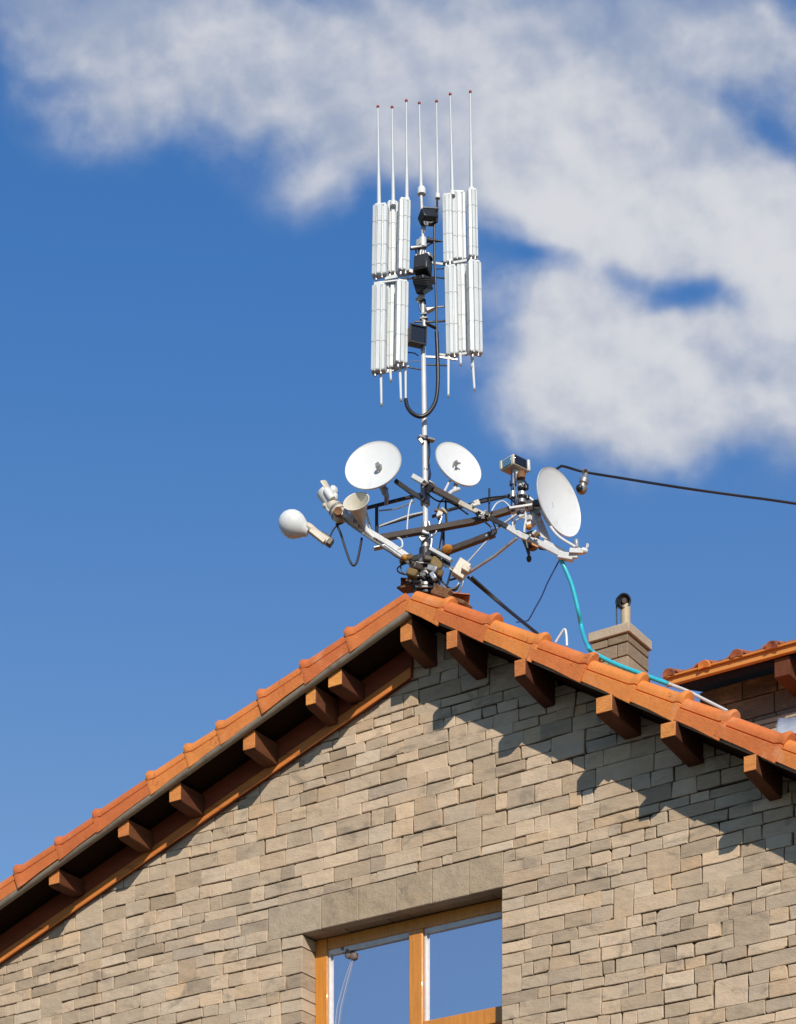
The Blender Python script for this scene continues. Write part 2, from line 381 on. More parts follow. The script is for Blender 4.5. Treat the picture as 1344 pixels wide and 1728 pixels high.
def stone(mb, poly, y, proud, back, bev=0.005, tilt=True):
    """one stone: outline in the plane of the wall, front at y-proud, sides running back to y+back"""
    if len(poly) < 3 or area(poly) < 0.0012: return
    ins = inset(poly, bev)
    if area(ins) <= 0: return
    n = len(poly); tx, tz = (rnd.gauss(0, .010), rnd.gauss(0, .012)) if tilt else (0, 0)
    cx_, cz_ = sum(p[0] for p in poly) / n, sum(p[1] for p in poly) / n
    yy = lambda p: y - proud + tx * (p[0] - cx_) + tz * (p[1] - cz_)
    vs = [(p[0], y + back, p[1]) for p in poly] + [(p[0], yy(p) + bev * .8, p[1]) for p in poly] + [(p[0], yy(p), p[1]) for p in ins]
    fs = []
    for r_ in (0, 1):
        for k in range(n): fs.append((r_ * n + k, r_ * n + (k + 1) % n, (r_ + 1) * n + (k + 1) % n, (r_ + 1) * n + k))
    fs.append(tuple(2 * n + k for k in range(n)))
    mb.add(vs, fs)
def tone(base=(.465, .350, .240)):
    k = rnd.gauss(1, .10); wv = rnd.gauss(0, .018)
    if rnd.random() < .14: k *= .84
    if rnd.random() < .06: wv += .05
    return (base[0] * k * (1 + wv), base[1] * k, base[2] * k * (1 - wv * 1.3))
# courses: row edges pass through the head of the window and the top of the lintel
def rows_between(a, b, mean):
    n = max(1, round((b - a) / mean)); hs = [rnd.uniform(.72, 1.32) for _ in range(n)]; t = (b - a) / sum(hs)
    z = [a]
    for h in hs: z.append(z[-1] + h * t)
    z[-1] = b; return z
zs = rows_between(0, WZ0, .13)[:-1] + rows_between(WZ0, WZ1, .106)[:-1] + [WZ1, WZ1 + .10, WZ1 + .195] + rows_between(LZ1, 11.1, .106)
wall = MB(); carry = []
WAVE = [(rnd.uniform(.2, .9), rnd.uniform(0, 6), rnd.uniform(.004, .011)) for _ in range(5)]
def wave(x, z): return sum(a * math.sin(f * 2.2 * x + p + z * 1.3) for f, p, a in WAVE)
for i in range(len(zs) - 1):
    z0, z1 = zs[i], zs[i + 1]; blocked = list(carry); carry = []
    holes = []
    if z0 >= WZ0 - .001 and z1 <= WZ1 + .001: holes.append((WX0, WX1))
    if z0 >= WZ1 - .001 and z1 <= LZ1 + .001: holes.append((LX0, LX1))
    blocked += holes; blocked.sort()
    spans = []; x = X0
    for a, b in blocked:
        if a > x + .01: spans.append((x, a))
        x = max(x, b)
    if x < X1: spans.append((x, X1))
    for a, b in spans:
        x = a
        while x < b - .004:
            big = rnd.random() < .06 and i + 2 < len(zs) and abs(z1 - WZ1) > .01 and abs(z1 - LZ1) > .01 and not (WZ1 + .01 < z1 < LZ1) and abs(z1 - WZ0) > .01
            wdt = rnd.uniform(.18, .36) if big else min(.52, max(.11, rnd.gauss(.24, .08)))
            e = x + wdt
            if b - e < .10: e = b
            if e - x > .75: e = (x + b) / 2
            zt = z1
            if big:
                zt = zs[i + 2]; carry.append((x, e))
            fixL = any(abs(x - h[0]) < .002 or abs(x - h[1]) < .002 for h in holes); fixR = any(abs(e - h[0]) < .002 or abs(e - h[1]) < .002 for h in holes)
            gq = rnd.choice((.0015, .003, .004, .0055)); gz = rnd.choice((.001, .0025, .004, .007)); j = lambda s=.0045: rnd.uniform(-s, s)
            nearw = WX0 - .5 < x < WX1 + .5 and WZ0 - .3 < z0 < LZ1 + .1
            fade = lambda xx, zz: min(1.0, max(0.0, (max(WX0 - .45 - xx, xx - WX1 - .45, zz - LZ1 - .12, WZ0 - .3 - zz)) / .6))
            wv_ = lambda xx, zz: wave(xx, zz) * fade(xx, zz)
            xa, xb = x + (0 if fixL else gq), e - (0 if fixR else gq)
            poly = [(xa + (0 if fixL else j(.007)), z0 + gz + j() + wv_(xa, z0)), ((xa + xb) / 2, z0 + gz + j(.003) + wv_((xa + xb) / 2, z0)), (xb + (0 if fixR else j(.007)), z0 + gz + j() + wv_(xb, z0)),
                    (xb + (0 if fixR else j(.007)), zt - gz + j() + wv_(xb, zt)), ((xa + xb) / 2, zt - gz + j(.003) + wv_((xa + xb) / 2, zt)), (xa + (0 if fixL else j(.007)), zt - gz + j() + wv_(xa, zt))]
            poly = clip(poly, -SL, 1, AZ - SL * AX - .004); poly = clip(poly, SR, 1, AZ + SR * AX - .004) if len(poly) > 2 else poly
            if len(poly) > 4 and not (fixL or fixR) and rnd.random() < .30:      # a chipped corner
                q = rnd.randrange(len(poly)); pa_, pb_, pc_ = V(poly[q - 1]), V(poly[q]), V(poly[(q + 1) % len(poly)])
                d1, d2 = rnd.uniform(.01, .03), rnd.uniform(.008, .022)
                if (pa_ - pb_).length > .06 and (pc_ - pb_).length > .06:
                    poly[q:q + 1] = [tuple(pb_ + (pa_ - pb_).normalized() * d1), tuple(pb_ + (pc_ - pb_).normalized() * d2)]
            wall.cc = tone()
            jamb = (fixL or fixR) and z1 <= WZ1 + .001
            stone(wall, poly, 0, 0 if jamb else rnd.choice((0, .003, .006, .010, .014)), .24 if jamb else .035, rnd.uniform(.003, .006))
            x = e
wo_ = wall.build('wall', M['stone'], house, colour=True, angle=30)
# mortar bed behind the stones, with the opening, and the other three walls
mb = MB(); yb0, yb1 = .018, .30
def quadw(x0, x1, z0, z1): mb.box(x0, x1, yb0, yb1, z0, z1)
mb.prism([(X0, yb0, 0), (WX0 - .012, yb0, 0), (WX0 - .012, yb0, soff(WX0) - .01), (X0, yb0, soff(X0) - .01)], (0, yb1 - yb0, 0))
mb.prism([(WX1 + .012, yb0, 0), (X1, yb0, 0), (X1, yb0, soff(X1) - .01), (WX1 + .012, yb0, soff(WX1) - .01)], (0, yb1 - yb0, 0))
mb.prism([(WX0 - .012, yb0, LZ1 - .01), (WX1 + .012, yb0, LZ1 - .01), (WX1 + .012, yb0, soff(WX1) - .01), (AX, yb0, AZ - .01), (WX0 - .012, yb0, soff(WX0) - .01)], (0, yb1 - yb0, 0))
mb.box(WX0 - .012, WX1 + .012, yb0, yb1, 0, WZ0 - .01)
mb.build('mortar_bed', M['joint'], house, smooth=False)
sw = MB(); sw.cc = (.36, .30, .22)
for (x, nx) in ((X0, 1), (X1 - .3, 1)):
    z_ = soff(x if x < 0 else x + .3) - .02
    sw.box(x, x + .3, .30, YB - .3, 0, z_)
sw.prism([(X0, YB - .3, 0), (X1, YB - .3, 0), (X1, YB - .3, soff(X1) - .02), (AX, YB - .3, AZ - .02), (X0, YB - .3, soff(X0) - .02)], (0, .3, 0))
sw.build('rear_wall', M['brick'], house, smooth=False)
# lintel: five tall blocks and a bearing block, soffit stones underneath
lt = MB(); edges = [LX0 + .006, LXa, -.40, -.02, .34, .70, LX1]
for i in range(6):
    lt.cc = tone((.36, .275, .185)) if i else tone((.40, .33, .24)); k = .5; lt.cc = tuple(a * k + b * (1 - k) for a, b in zip(lt.cc, (.36, .275, .185)))
    a, b = edges[i] + .002, edges[i + 1] - .002
    stone(lt, [(a, WZ1 + .001), (b, WZ1 + .001), (b, LZ1 - .004 + rnd.uniform(-.004, .002)), (a, LZ1 - .004 + rnd.uniform(-.004, .002))], 0, .004 + .003 * (i % 2), .10, .005, False)
lo = lt.build('lintel', M['lintel'], house, colour=True)
lt = MB(); xs = [WX0 - .01, -.62, -.18, .02, .46, .86, WX1 + .01]
for i in range(6):
    lt.cc = tone((.30, .22, .14)); lt.box(xs[i] + .003, xs[i + 1] - .003, .102, .235, WZ1 + rnd.uniform(.0, .008), LZ1 - .05)
lt.build('lintel_underside', M['lintel'], house, colour=True, bevel=.004)

# window
YF = .20
win = MB(); xi0, xi1, zt = -.90, .90, WZ1 - .004
FW0, FW1 = WX0 - .0, WX1 + .0
win.box(FW0, -.865, YF, YF + .09, WZ0, zt)             # left post
win.box(.955, FW1, YF, YF + .09, WZ0, zt)              # right post
win.box(-.865, .955, YF + .004, YF + .088, zt - .10, zt)       # head
win.box(-.865, .955, YF + .004, YF + .088, WZ0, WZ0 + .12)     # bottom rail
frame = win.build('window', M['frame'], house, bevel=.006)
m_ = MB(); m_.box(-.015, .125, YF - .012, YF + .086, WZ0 + .12, zt - .10); m_.build('mullion', M['frame'], frame, bevel=.01)
m_ = MB(); m_.box(.125, .955, YF + .0, YF + .084, 7.63, 7.765); m_.build('transom', M['frame'], frame, bevel=.008)
m_ = MB(); m_.box(-.865, -.015, YF + .018, YF + .07, zt - .145, zt - .10); m_.box(-.865, -.846, YF + .016, YF + .07, WZ0 + .12, zt - .145); m_.box(.125, .955, YF + .018, YF + .07, zt - .145, zt - .10); m_.box(.125, .146, YF + .016, YF + .07, 7.765, zt - .145)
m_.build('glazing_bead', M['whitem'], frame, bevel=.004)
for (a, b, c, d) in ((-.846, -.015, WZ0 + .12, zt - .145), (.146, .955, 7.765, zt - .145), (.125, .955, WZ0 + .12, 7.63)):
    m_ = MB(); m_.box(a, b, YF + .045, YF + .051, c, d); m_.build('pane', M['glass'], frame, smooth=False)
m_ = MB(); m_.box(FW0 - .05, FW1 + .05, -.06, YF - .02, WZ0 - .07, WZ0 - .004); m_.build('sill', M['cap'], frame, bevel=.006)
def curtain(x, wd, lab, lean=0.0):
    c = MB(); n = 26; z0, z1 = WZ0 + .1, WZ1 - .16
    rings = []
    for zi in range(9):
        t = zi / 8; z = z1 + (z0 - z1) * t; rings.append([V((x + wd * (.35 + .65 * t) * k / n + lean * t, YF + .16 + .022 * math.sin(k * 1.55 + t), z)) for k in range(n + 1)])
    o = c.loft(rings, closed=False, caps=False).build('curtain', M['cloth']); s_ = o.modifiers.new('thick', 'SOLIDIFY'); s_.thickness = .003
    return tag(o, lab, 'curtain', 'curtains behind the window')
curtain(-.86, .17, 'white curtain edge behind the left pane next to the left window post')
curtain(.10, .13, 'thin white curtain edge behind the right pane beside the middle post')
bc = thing('window_pull', (-.62, .23, 8.4), 'grey brown toggle with pale cords hanging in front of the left window pane', 'cord')
kb = MB(); kb.ball(Q(588, 1608, .232), .038, 12, (1.0, .5, 1.3), .10); kb.ball(Q(597, 1613, .232), .036, 12, (1, .5, 1.0), .1); kb.ball(Q(580, 1601, .232), .034, 12, (1, .5, 1.1), .1)
kb.build('toggle', mat('grey_brown_wood', (.16, .115, .10), .8, nscale=20), bc)
kb = MB(); kb.tube([Q(596, 1618, .236), Q(585, 1660, .236), Q(575, 1700, .236), Q(565, 1780, .236)], .003, 6); kb.tube([Q(594, 1618, .238), Q(580, 1660, .238), Q(569, 1700, .238), Q(560, 1780, .238)], .0025, 6)
kb.tube([Q(588, 1590, .236), Q(588, 1560, .236)], .0025, 6); kb.build('cord', mat('grey_cord', (.34, .38, .45), .7), bc)

# roof: soffit boards and barrel tiles
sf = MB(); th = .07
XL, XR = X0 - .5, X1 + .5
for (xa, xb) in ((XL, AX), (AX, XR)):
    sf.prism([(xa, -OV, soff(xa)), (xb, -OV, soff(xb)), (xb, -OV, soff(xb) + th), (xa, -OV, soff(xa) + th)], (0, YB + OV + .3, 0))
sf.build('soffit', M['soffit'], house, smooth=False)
rf = MB(); rows = []; ny = 252
def roofpts(xa, xb, n):
    rings = []
    for k in range(n + 1):
        t = k / n; x = xa + (xb - xa) * t; step = .035 * (1 - (t * n / 2) % 1)
        rings.append([V((x, -OV + .12 + (YB + OV + .1) * j / ny, soff(x) + th + .02 + .045 * abs(math.sin(j * math.pi / 6)) + step)) for j in range(ny + 1)])
    return rings
rf.loft(roofpts(AX, XL, 40), closed=False, caps=False); rf.loft(roofpts(AX, XR, 36), closed=False, caps=False)
roof = rf.build('roof', M['tile'], house)
fix_normals(roof)
# verge tiles: roll above a flat apron, flared lip at the lower end
def verge(x_top, length, sgn, s_, yj, lift, tw):
    """one tile; runs down the rake from x_top; sgn -1 left, +1 right"""
    L = math.hypot(1, s_); al = V((sgn / L, 0, -s_ / L)); up = V((s_ / L * sgn, 0, 1 / L)); out = V((0, -1, 0))
    o = V((x_top, -OV + yj, soff(x_top)))
    if abs(x_top - AX) < .01: o = V((AX, -OV + yj, AZ))
    prof = [(.045, -.012), (.052, .072), (.034, .080), (.044, .089)]
    for k in range(9):
        a = R(-20 + 200 * k / 8); prof.append((-.028 + .070 * math.cos(a), .112 + .070 * math.sin(a)))
    prof += [(-.105, .072), (-.030, .064), (.028, .06), (.030, -.012)]
    rings = []
    for (t, k, lf) in ((0, .90, 0), (.02, .91, .0), (length * .5, .955, .008), (length - .085, .985, .014), (length - .078, 1.02, .018), (length - .06, 1.12, .024), (length - .030, 1.24, .034), (length - .004, 1.18, .032), (length, 1.06, .026)):
        ring = []
        for (a, b) in prof:
            kk = k if b > .1 else 1 + (k - 1) * .45
            bb = b - (.034 * (t / length) ** 2 if b < 0 else 0)
            ring.append(o + al * t + out * (a * kk + tw * (t - length / 2)) + up * ((bb - .10) * kk + .10 + lf + lift))
        rings.append(ring)
    mb_ = MB(); mb_.loft(rings); ob = mb_.build('verge_tile', M['tile'], roof, angle=50); fix_normals(ob); return ob
xl = AX + .03; n_ = 0
LE = [594, 518, 447, 376, 322, 258, 168, 104, 36, -40]  # lips along the left rake
lipx = [Q(u, 1030 + (693 - u) * .70, -OV).x for u in LE]
while lipx[-1] > XL + .35: lipx.append(lipx[-1] - rnd.uniform(.36, .46))
tops = [AX] + lipx[:-1]
for a, b in zip(tops, lipx):
    verge(a + (.05 if a != AX else 0.0), (a - b + (.05 if a != AX else 0)) * math.hypot(1, SL), -1, SL, rnd.uniform(-.008, .008), rnd.uniform(-.003, .006), rnd.uniform(-.014, .014))
RE = [745, 822, 903, 985, 1068, 1142, 1220, 1314, 1400]
lipx = [Q(u, 1030 + (u - 693) * .416 - 25, -OV).x for u in RE]
while lipx[-1] < XR - .35: lipx.append(lipx[-1] + rnd.uniform(.36, .44))
tops = [AX - .02] + lipx[:-1]
for a, b in zip(tops, lipx):
    verge(a - (.05 if a > AX else 0), (b - a + (.05 if a > AX else 0)) * math.hypot(1, SR), 1, SR, rnd.uniform(-.008, .008) - .002, .004 + rnd.uniform(-.003, .006), rnd.uniform(-.014, .014))
# grey drip rail under the verge, along both rakes
for (xa, xb) in ((AX, XL + .05), (AX, XR - .05)):
    d_ = MB(); lf = .020 if xb < AX else .002; pa = V((xa, -OV - .004, soff(xa) - lf)); pb = V((xb, -OV - .004, soff(xb) - lf))
    d_.tube([pa, pb], (.034 if xb < AX else .016), 12); d_.build('drip_rail', M['drip'], house)
# frieze board along the left rake
fz = MB(); pa, pb = X0 + .02, Q(694, 1118, -.05).x
FH = .26
fz.prism([(pa, -.045, soff(pa) - .002), (pb, -.045, soff(pb) - .002), (pb, -.045, soff(pb) - FH), (pa, -.045, soff(pa) - FH)], (0, .05, 0))
fb_ = fz.build('frieze_board', M['frieze'], house, bevel=.005)
fz = MB(); fz.prism([(pa, -.062, soff(pa) - FH + .075), (pb, -.062, soff(pb) - FH + .075), (pb, -.062, soff(pb) - FH - .012), (pa, -.062, soff(pa) - FH - .012)], (0, .0165, 0)); fz.build('frieze_sun_strip', M['sunstrip'], fb_, bevel=.006)  # added strip, coloured as sunlit patches along the board's lower edge
# beam ends carrying the overhang
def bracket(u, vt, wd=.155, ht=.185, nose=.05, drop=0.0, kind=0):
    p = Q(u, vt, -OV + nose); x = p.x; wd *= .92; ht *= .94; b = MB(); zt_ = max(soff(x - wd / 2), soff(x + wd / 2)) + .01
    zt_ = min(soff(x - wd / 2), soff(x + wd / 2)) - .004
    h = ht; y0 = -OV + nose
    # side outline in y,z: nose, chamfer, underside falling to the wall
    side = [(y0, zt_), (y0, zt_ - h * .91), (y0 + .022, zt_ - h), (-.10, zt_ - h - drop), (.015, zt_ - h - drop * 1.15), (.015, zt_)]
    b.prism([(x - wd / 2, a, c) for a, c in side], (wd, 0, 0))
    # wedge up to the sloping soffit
    o = b.build('beam_end', M['shadewood'], house, bevel=.009); fix_normals(o)
    e = MB(); e.box(x - wd / 2 + .004, x + wd / 2 - .004, y0 - .007, y0 + .002, zt_ - h * .91, zt_ - .004); e.build('sunlit_end_face', M['sunlitend'], o, bevel=.004)  # thin front plate with the sunlight put into its colour
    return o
for (u, vt, wd, ht, drop) in ((92, 1470, .14, .15, .0), (209, 1388, .14, .165, .02), (296, 1320, .145, .175, .02), (421, 1228, .145, .18, .02), (525, 1150, .115, .175, .04), (566, 1130, .155, .155, 0), (686, 1040, .13, .21, .05)):
    bracket(u, vt, wd, ht, .03, drop)
for (u, vt, wd, ht, drop) in ((763, 1060, .115, .165, .05), (878, 1105, .115, .155, .05), (1020, 1165, .16, .15, .01), (1128, 1210, .145, .135, .03), (1266, 1265, .115, .14, .04), (1420, 1330, .16, .17, .06)):
    bracket(u, vt, wd, ht, -.064, drop)
for x in (-5.2, -6.1): bracket(0, 0) if False else None

# chimney (part of the house)
CY = 2.6
cA = Q(1060, 1060, CY); cw = Q(997, 1070, CY)
wd = cA.x - cw.x; dp = .43
cz0 = soff(cA.x) - .1; ctop = Q(1060, 1067, CY).z
ch = MB(); zc = cz0; i = 0
while zc < ctop - .015:
    h = rnd.uniform(.125, .15); z1 = min(zc + h, ctop)
    if ctop - z1 < .06: z1 = ctop
    split = wd * (.45 if i % 2 else .7)
    for (a, b) in ((cw.x, cw.x + split), (cw.x + split, cA.x)):
        kk = rnd.uniform(.66, .94); ch.cc = tuple(c * kk for c in tone((.37, .28, .19)))
        ch.hexa(((a + b) / 2, CY + dp / 2, (zc + z1) / 2), ((b - a) / 2 - .003, 0, 0), (0, dp / 2 - rnd.uniform(0, .006), 0), (0, 0, (z1 - zc) / 2 - .005))
    zc = z1; i += 1
chim = ch.build('chimney', M['stone'], roof, colour=True, bevel=.006)
cc = MB(); cc.box(cw.x - .018, cA.x + .022, CY - .020, CY + dp + .02, ctop + .002, ctop + .09); cc.build('chimney_cap', M['cap'], roof, bevel=.008)
capz = ctop + .09
# round vent on the chimney
pv = Q(1056, 1050, CY + .20); bx = V((pv.x, CY + .20, capz))
vent = thing('vent_cowl', bx, 'round black vent cowl on a short beige pipe on the stone chimney', 'vent')
sc_ = 3950 / ((bx - CAM).dot(FW))
hq = Q(1051, 1018, CY + .20); vz = hq.z
k_ = MB(); k_.tube([bx + V((0, 0, -.0)), V((bx.x, bx.y, vz - .03))], .046, 20); k_.build('pipe', mat('tan_pipe', (.42, .33, .20), .6, nscale=10, namp=.2), vent)
k_ = MB(); nose = (-FW * .9 + RT * .15 - UP * .25).normalized(); hc = hq - FW * .03
k_.lathe(hc - nose * .05, nose, [(0, 0), (.05, 0), (.066, .02), (.068, .09), (.060, .102), (.05, .098), (.045, .07), (0, .07)], 28); fix_normals(k_.build('cowl', M['black'], vent))
k_ = MB(); k_.lathe(hc + nose * .022, nose, [(0, .03), (.022, .03), (.026, .015), (.026, 0)], 20); k_.lathe(hc + nose * .02, nose, [(.030, .012), (.036, .016), (.036, .0)], 20, 20, 200); fix_normals(k_.build('vent_hub', M['brownm'], vent))
k_ = MB(); k_.tube(spline([bx + V((-.07, -.03, 0)), bx + V((-.075, -.03, .06)), hc - RT * .06 - UP * .03]), .006, 6); k_.build('cable', M['black'], vent)

# ------------------------------------------------------------------ stone annexe behind, right
YW = 3.4; YE = YW - .5
e0 = Q(1128, 1158, YE); e1 = Q(1344, 1103, YE)
ez = (e0.z + e1.z) / 2
ann = thing('stone_annexe', (e0.x, YW, 0), 'darker stone annexe with orange eave tiles rising behind the right roof slope', 'building')
AXL, AXR = e0.x + .02, e0.x + 6.5
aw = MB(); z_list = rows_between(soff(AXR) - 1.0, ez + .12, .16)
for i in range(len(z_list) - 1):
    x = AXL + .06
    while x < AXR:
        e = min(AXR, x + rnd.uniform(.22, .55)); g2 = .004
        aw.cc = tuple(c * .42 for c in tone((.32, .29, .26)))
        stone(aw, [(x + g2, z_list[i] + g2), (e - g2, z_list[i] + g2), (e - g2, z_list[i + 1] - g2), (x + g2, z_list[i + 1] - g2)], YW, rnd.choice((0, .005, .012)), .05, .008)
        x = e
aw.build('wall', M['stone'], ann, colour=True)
ab = MB(); ab.box(AXL + .05, AXR, YW + .03, YW + 4, 0, ez + .10); ab.build('core_wall', M['joint'], ann, smooth=False)
fa = MB(); fa.box(AXL - .05, AXR + .3, YE, YE + .045, ez + .02, ez + .085); fa.build('fascia', M['fascia'], ann, bevel=.006)
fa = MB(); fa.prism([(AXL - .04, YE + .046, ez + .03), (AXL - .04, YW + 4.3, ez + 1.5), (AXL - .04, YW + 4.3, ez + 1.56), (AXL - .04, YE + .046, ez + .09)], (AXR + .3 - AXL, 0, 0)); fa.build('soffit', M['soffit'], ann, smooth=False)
er = None
arf = MB(); rings = []
for k in range(16):
    y = YE - .03 + (YW + 4.3 - YE) * k / 15; rings.append([V((AXL - .06 + (AXR + .3 - AXL) * j / 160, y, ez + .115 + (y - YE) * .345 + .03 * (j % 8 < 4))) for j in range(161)])
arf.loft(rings, closed=False, caps=False); aroof = arf.build('roof', M['tile_old'], ann); sdf = aroof.modifiers.new('thick', 'SOLIDIFY'); sdf.thickness = .02
x = AXL + .0; i = 0
while x < AXR:
    t = MB(); cx0 = V((x, YE - .045, ez + .085 + rnd.uniform(-.012, .012)))
    t.lathe(cx0, V((rnd.uniform(-.04, .04), 1, .345)), [(.058, 0), (.062, .03), (.056, .34), (.044, .34), (.042, .03), (.0, .012), (.0, .01), (.058, 0)], 14, -100, 100, hint=V((1, 0, 0)))
    t.build('eave_tile', M['tile'] if i % 4 == 1 else M['tile_old'], aroof, angle=50); fix_normals(bpy.data.objects[-1]) if False else None
    x += .34 + rnd.uniform(-.02, .03); i += 1
t = MB()
t.box(AXL - .06, AXR + .3, YE - .03, YE - .004, ez + .078, ez + .096); t.build('eave_board', M['fascia'], ann, bevel=.004)
p = Q(1318, 1120, YE + .03)
for xx in (p.x, p.x + 1.5, p.x + 3.0):
    b = MB(); b.box(xx - .075, xx + .075, YE + .05, YW + .02, ez - .155, ez + .02); b.build('beam_end', M['shadewood'], ann, bevel=.01)
for k in range(3):
    b = MB(); zz = Q(1344, 1205 + 12 * k, YW - .02).z; b.box(AXL + .06, AXR, YW - .05 - .03 * k, YW + .02, zz - .03, zz + .012); b.build('string_course', M['brick'], ann, bevel=.005)
# ribbed sheet of metal on the roof at the right
sA, sB = Q(1309, 1240, .25), Q(1313, 1213, .95)
zs_ = MB(); rings = []
for k in range(2):
    b0 = (sA, sB)[k]; rings.append([b0 + V((.02 * j, 0, -.0035 * j + .006 * (j % 6 < 3))) for j in range(80)])
zs_.loft(rings, closed=False, caps=False); o = zs_.build('metal_sheet', M['zinc'], None, angle=20); sd = o.modifiers.new('thick', 'SOLIDIFY'); sd.thickness = .004
tag(o, 'pale ribbed metal sheet lying on the roof behind the verge at the right edge', 'metal sheet')

# ------------------------------------------------------------------ antenna mast and frame
def fd(u): return -(u - 718) * .0013
def F(u, v, o=0.0): return P(u, v, fd(u) + o)
foot = V((AX + .03, -.2, AZ + .20))
mast = thing('antenna_mast', foot, 'slim white steel mast with black cross arms standing on the roof ridge', 'mast')
m_ = MB(); m_.tube([P(719, 985), P(719, 930), P(717, 760), P(715, 610), P(714, 560)], [.023, .023, .022, .021, .021], 16)
m_.tube([P(714, 560), P(714, 480), P(714, 385), P(711, 330)], [.014, .014, .013, .012], 14); m_.build('pole', M['whitem'], mast)
def collar(u, v, r, h, mt='blackm'):
    c = MB(); c.tube([P(u, v + h / 2), P(u, v - h / 2)], r, 18); c.build('collar', M[mt], mast, bevel=.004)
collar(717, 741, .034, 7); collar(718, 837, .040, 30, 'steel'); collar(718, 895, .031, 26, 'galv'); collar(718, 921, .036, 18, 'steel'); collar(716, 548, .026, 12, 'steel'); collar(718, 793, .024, 3, 'steel'); collar(718, 700, .024, 2, 'steel')
c = MB(); c.beam(P(706, 737, -.03), P(733, 744, .03), .05, .02); c.beam(P(708, 740, -.03), P(714, 748, -.03), .02, .03); c.build('clamp', M['steel'], mast, bevel=.004)
def bar(name, pts, wd, ht, mt, bevel=.003):
    c = MB()
    for a, b in zip(pts[:-1], pts[1:]): c.beam(a, b, wd, ht, ext=.004)
    return c.build(name, M[mt], mast, bevel=bevel)
bar('cross_arm', [F(637, 909, -.05), F(718, 895, -.05), F(800, 880, -.05), F(880, 855, -.05), F(912, 849, -.05)], .05, .045, 'brownm')
bar('cross_arm', [F(616, 858, .05), F(660, 847, .05), F(712, 834, .05)], .022, .024, 'blackm')
bar('cross_arm', [F(730, 872, .06), F(760, 860, .06), F(800, 850, .04), F(870, 834, .04)], .02, .02, 'blackm')
bar('cross_arm', [F(640, 888, .04), F(690, 874, .04), F(716, 866, .03)], .016, .016, 'blackm')
bar('upright', [F(636, 852, .03), F(636, 912, -.02)], .022, .022, 'blackm')
bar('upright', [F(826, 825, .0), F(826, 872, -.02)], .014, .014, 'blackm')
bar('upright', [F(752, 838, -.02), F(754, 886, -.02)], .014, .014, 'black')
bar('stub_arm', [F(668, 812, -.05), F(692, 829, -.05), F(716, 844, -.05)], .032, .034, 'blackm')
bar('boom', [F(697, 804, -.07), F(735, 826, -.08)], .038, .04, 'whitem', .006)
bar('boom', [F(722, 820, -.085), F(775, 848, -.10)], .05, .046, 'brownm', .006)
bar('boom', [F(765, 843, -.09), F(800, 861, -.11), F(826, 873, -.11)], .036, .036, 'cream', .005)
bar('boom', [F(820, 870, -.10), F(850, 886, -.11), F(880, 902, -.11)], .036, .034, 'blackm')
bar('boom', [F(858, 890, -.13), F(882, 905, -.13), F(900, 911, -.13), F(950, 937, -.14), F(975, 938, -.14)], .03, .042, 'whitem')
bar('strut', [F(745, 934, -.02), F(800, 914, -.06), F(834, 901, -.09)], .05, .044, 'brownm')
bar('strut', [F(790, 967, -.05), F(835, 938, -.09), F(872, 908, -.12)], .022, .02, 'steel')
bar('strut', [F(783, 956, -.04), F(825, 909, -.08)], .010, .010, 'whitem')
bar('strut', [F(820, 905, -.10), F(872, 868, -.08)], .016, .016, 'steel')
bar('strut', [F(720, 890, .02), F(730, 930, .03)], .012, .012, 'blackm')
bar('strut', [F(737, 940, .03), F(750, 890, .02)], .014, .014, 'steel')
bar('strut', [F(749, 888, .02), F(749, 930, .03)], .016, .016, 'black')
bar('boom', [F(704, 951, -.02), F(660, 920, -.05), F(610, 890, -.08), F(566, 866, -.10)], .04, .045, 'whitem', .006)
bar('boom', [F(690, 950, -.05), F(650, 922, -.08), F(632, 926, -.10)], .06, .012, 'galv')
bar('boom', [F(696, 953, .02), F(650, 925, -.0), F(596, 888, -.03)], .02, .022, 'blackm')
bar('bracket_plate', [F(727, 927, -.10), F(762, 946, -.11)], .05, .026, 'whitem')
bar('bracket_plate', [F(744, 948, -.07), F(772, 968, -.07)], .014, .014, 'whitem')
c = MB(); c.hexa(F(779, 962, -.08), RT * .045 + UP * -.03, (UP * .06 + RT * .035), FW * .04); c.hexa(F(787, 961, -.12), RT * .03 + UP * -.018, (UP * .02 + RT * .012), FW * .03); c.build('bracket_plate', M['cream'], mast, bevel=.006)
def knot(u, v, o, n, sp, mts=('black', 'blackm', 'steel', 'brownm')):
    for k in range(n):
        c = MB(); pc = F(u + rnd.uniform(-sp, sp), v + rnd.uniform(-sp, sp) * .8, o + rnd.uniform(-.03, .03)); q_ = Matrix.Rotation(rnd.uniform(-.8, .8), 3, FW) @ Matrix.Rotation(rnd.uniform(-.8, .8), 3, 'Z')
        if k % 2: c.hexa(pc, q_ @ (RT * rnd.uniform(.014, .030)), q_ @ (FW * .02), q_ @ (UP * rnd.uniform(.010, .024)))
        else: c.tube([pc - q_ @ (RT * .032), pc + q_ @ (RT * .032)], rnd.uniform(.008, .015), 8)
        c.build('bolt_clamp', M[mts[k % len(mts)]], mast, bevel=.003)
knot(722, 819, -.11, 7, 8); knot(817, 872, -.13, 8, 9); knot(718, 903, -.06, 5, 8, ('steel', 'whitem', 'blackm')); knot(745, 866, -.05, 4, 6, ('cream', 'whitem', 'rust')); knot(885, 868, -.2, 6, 9, ('whitem', 'blackm', 'steel')); knot(905, 900, -.2, 5, 8, ('ochre', 'whitem', 'black')); knot(718, 985, -.08, 7, 14, ('black', 'blackm', 'rust', 'steel')); knot(690, 980, -.05, 3, 6, ('rust', 'blackm')); knot(800, 852, -.12, 3, 7, ('whitem', 'cream'))
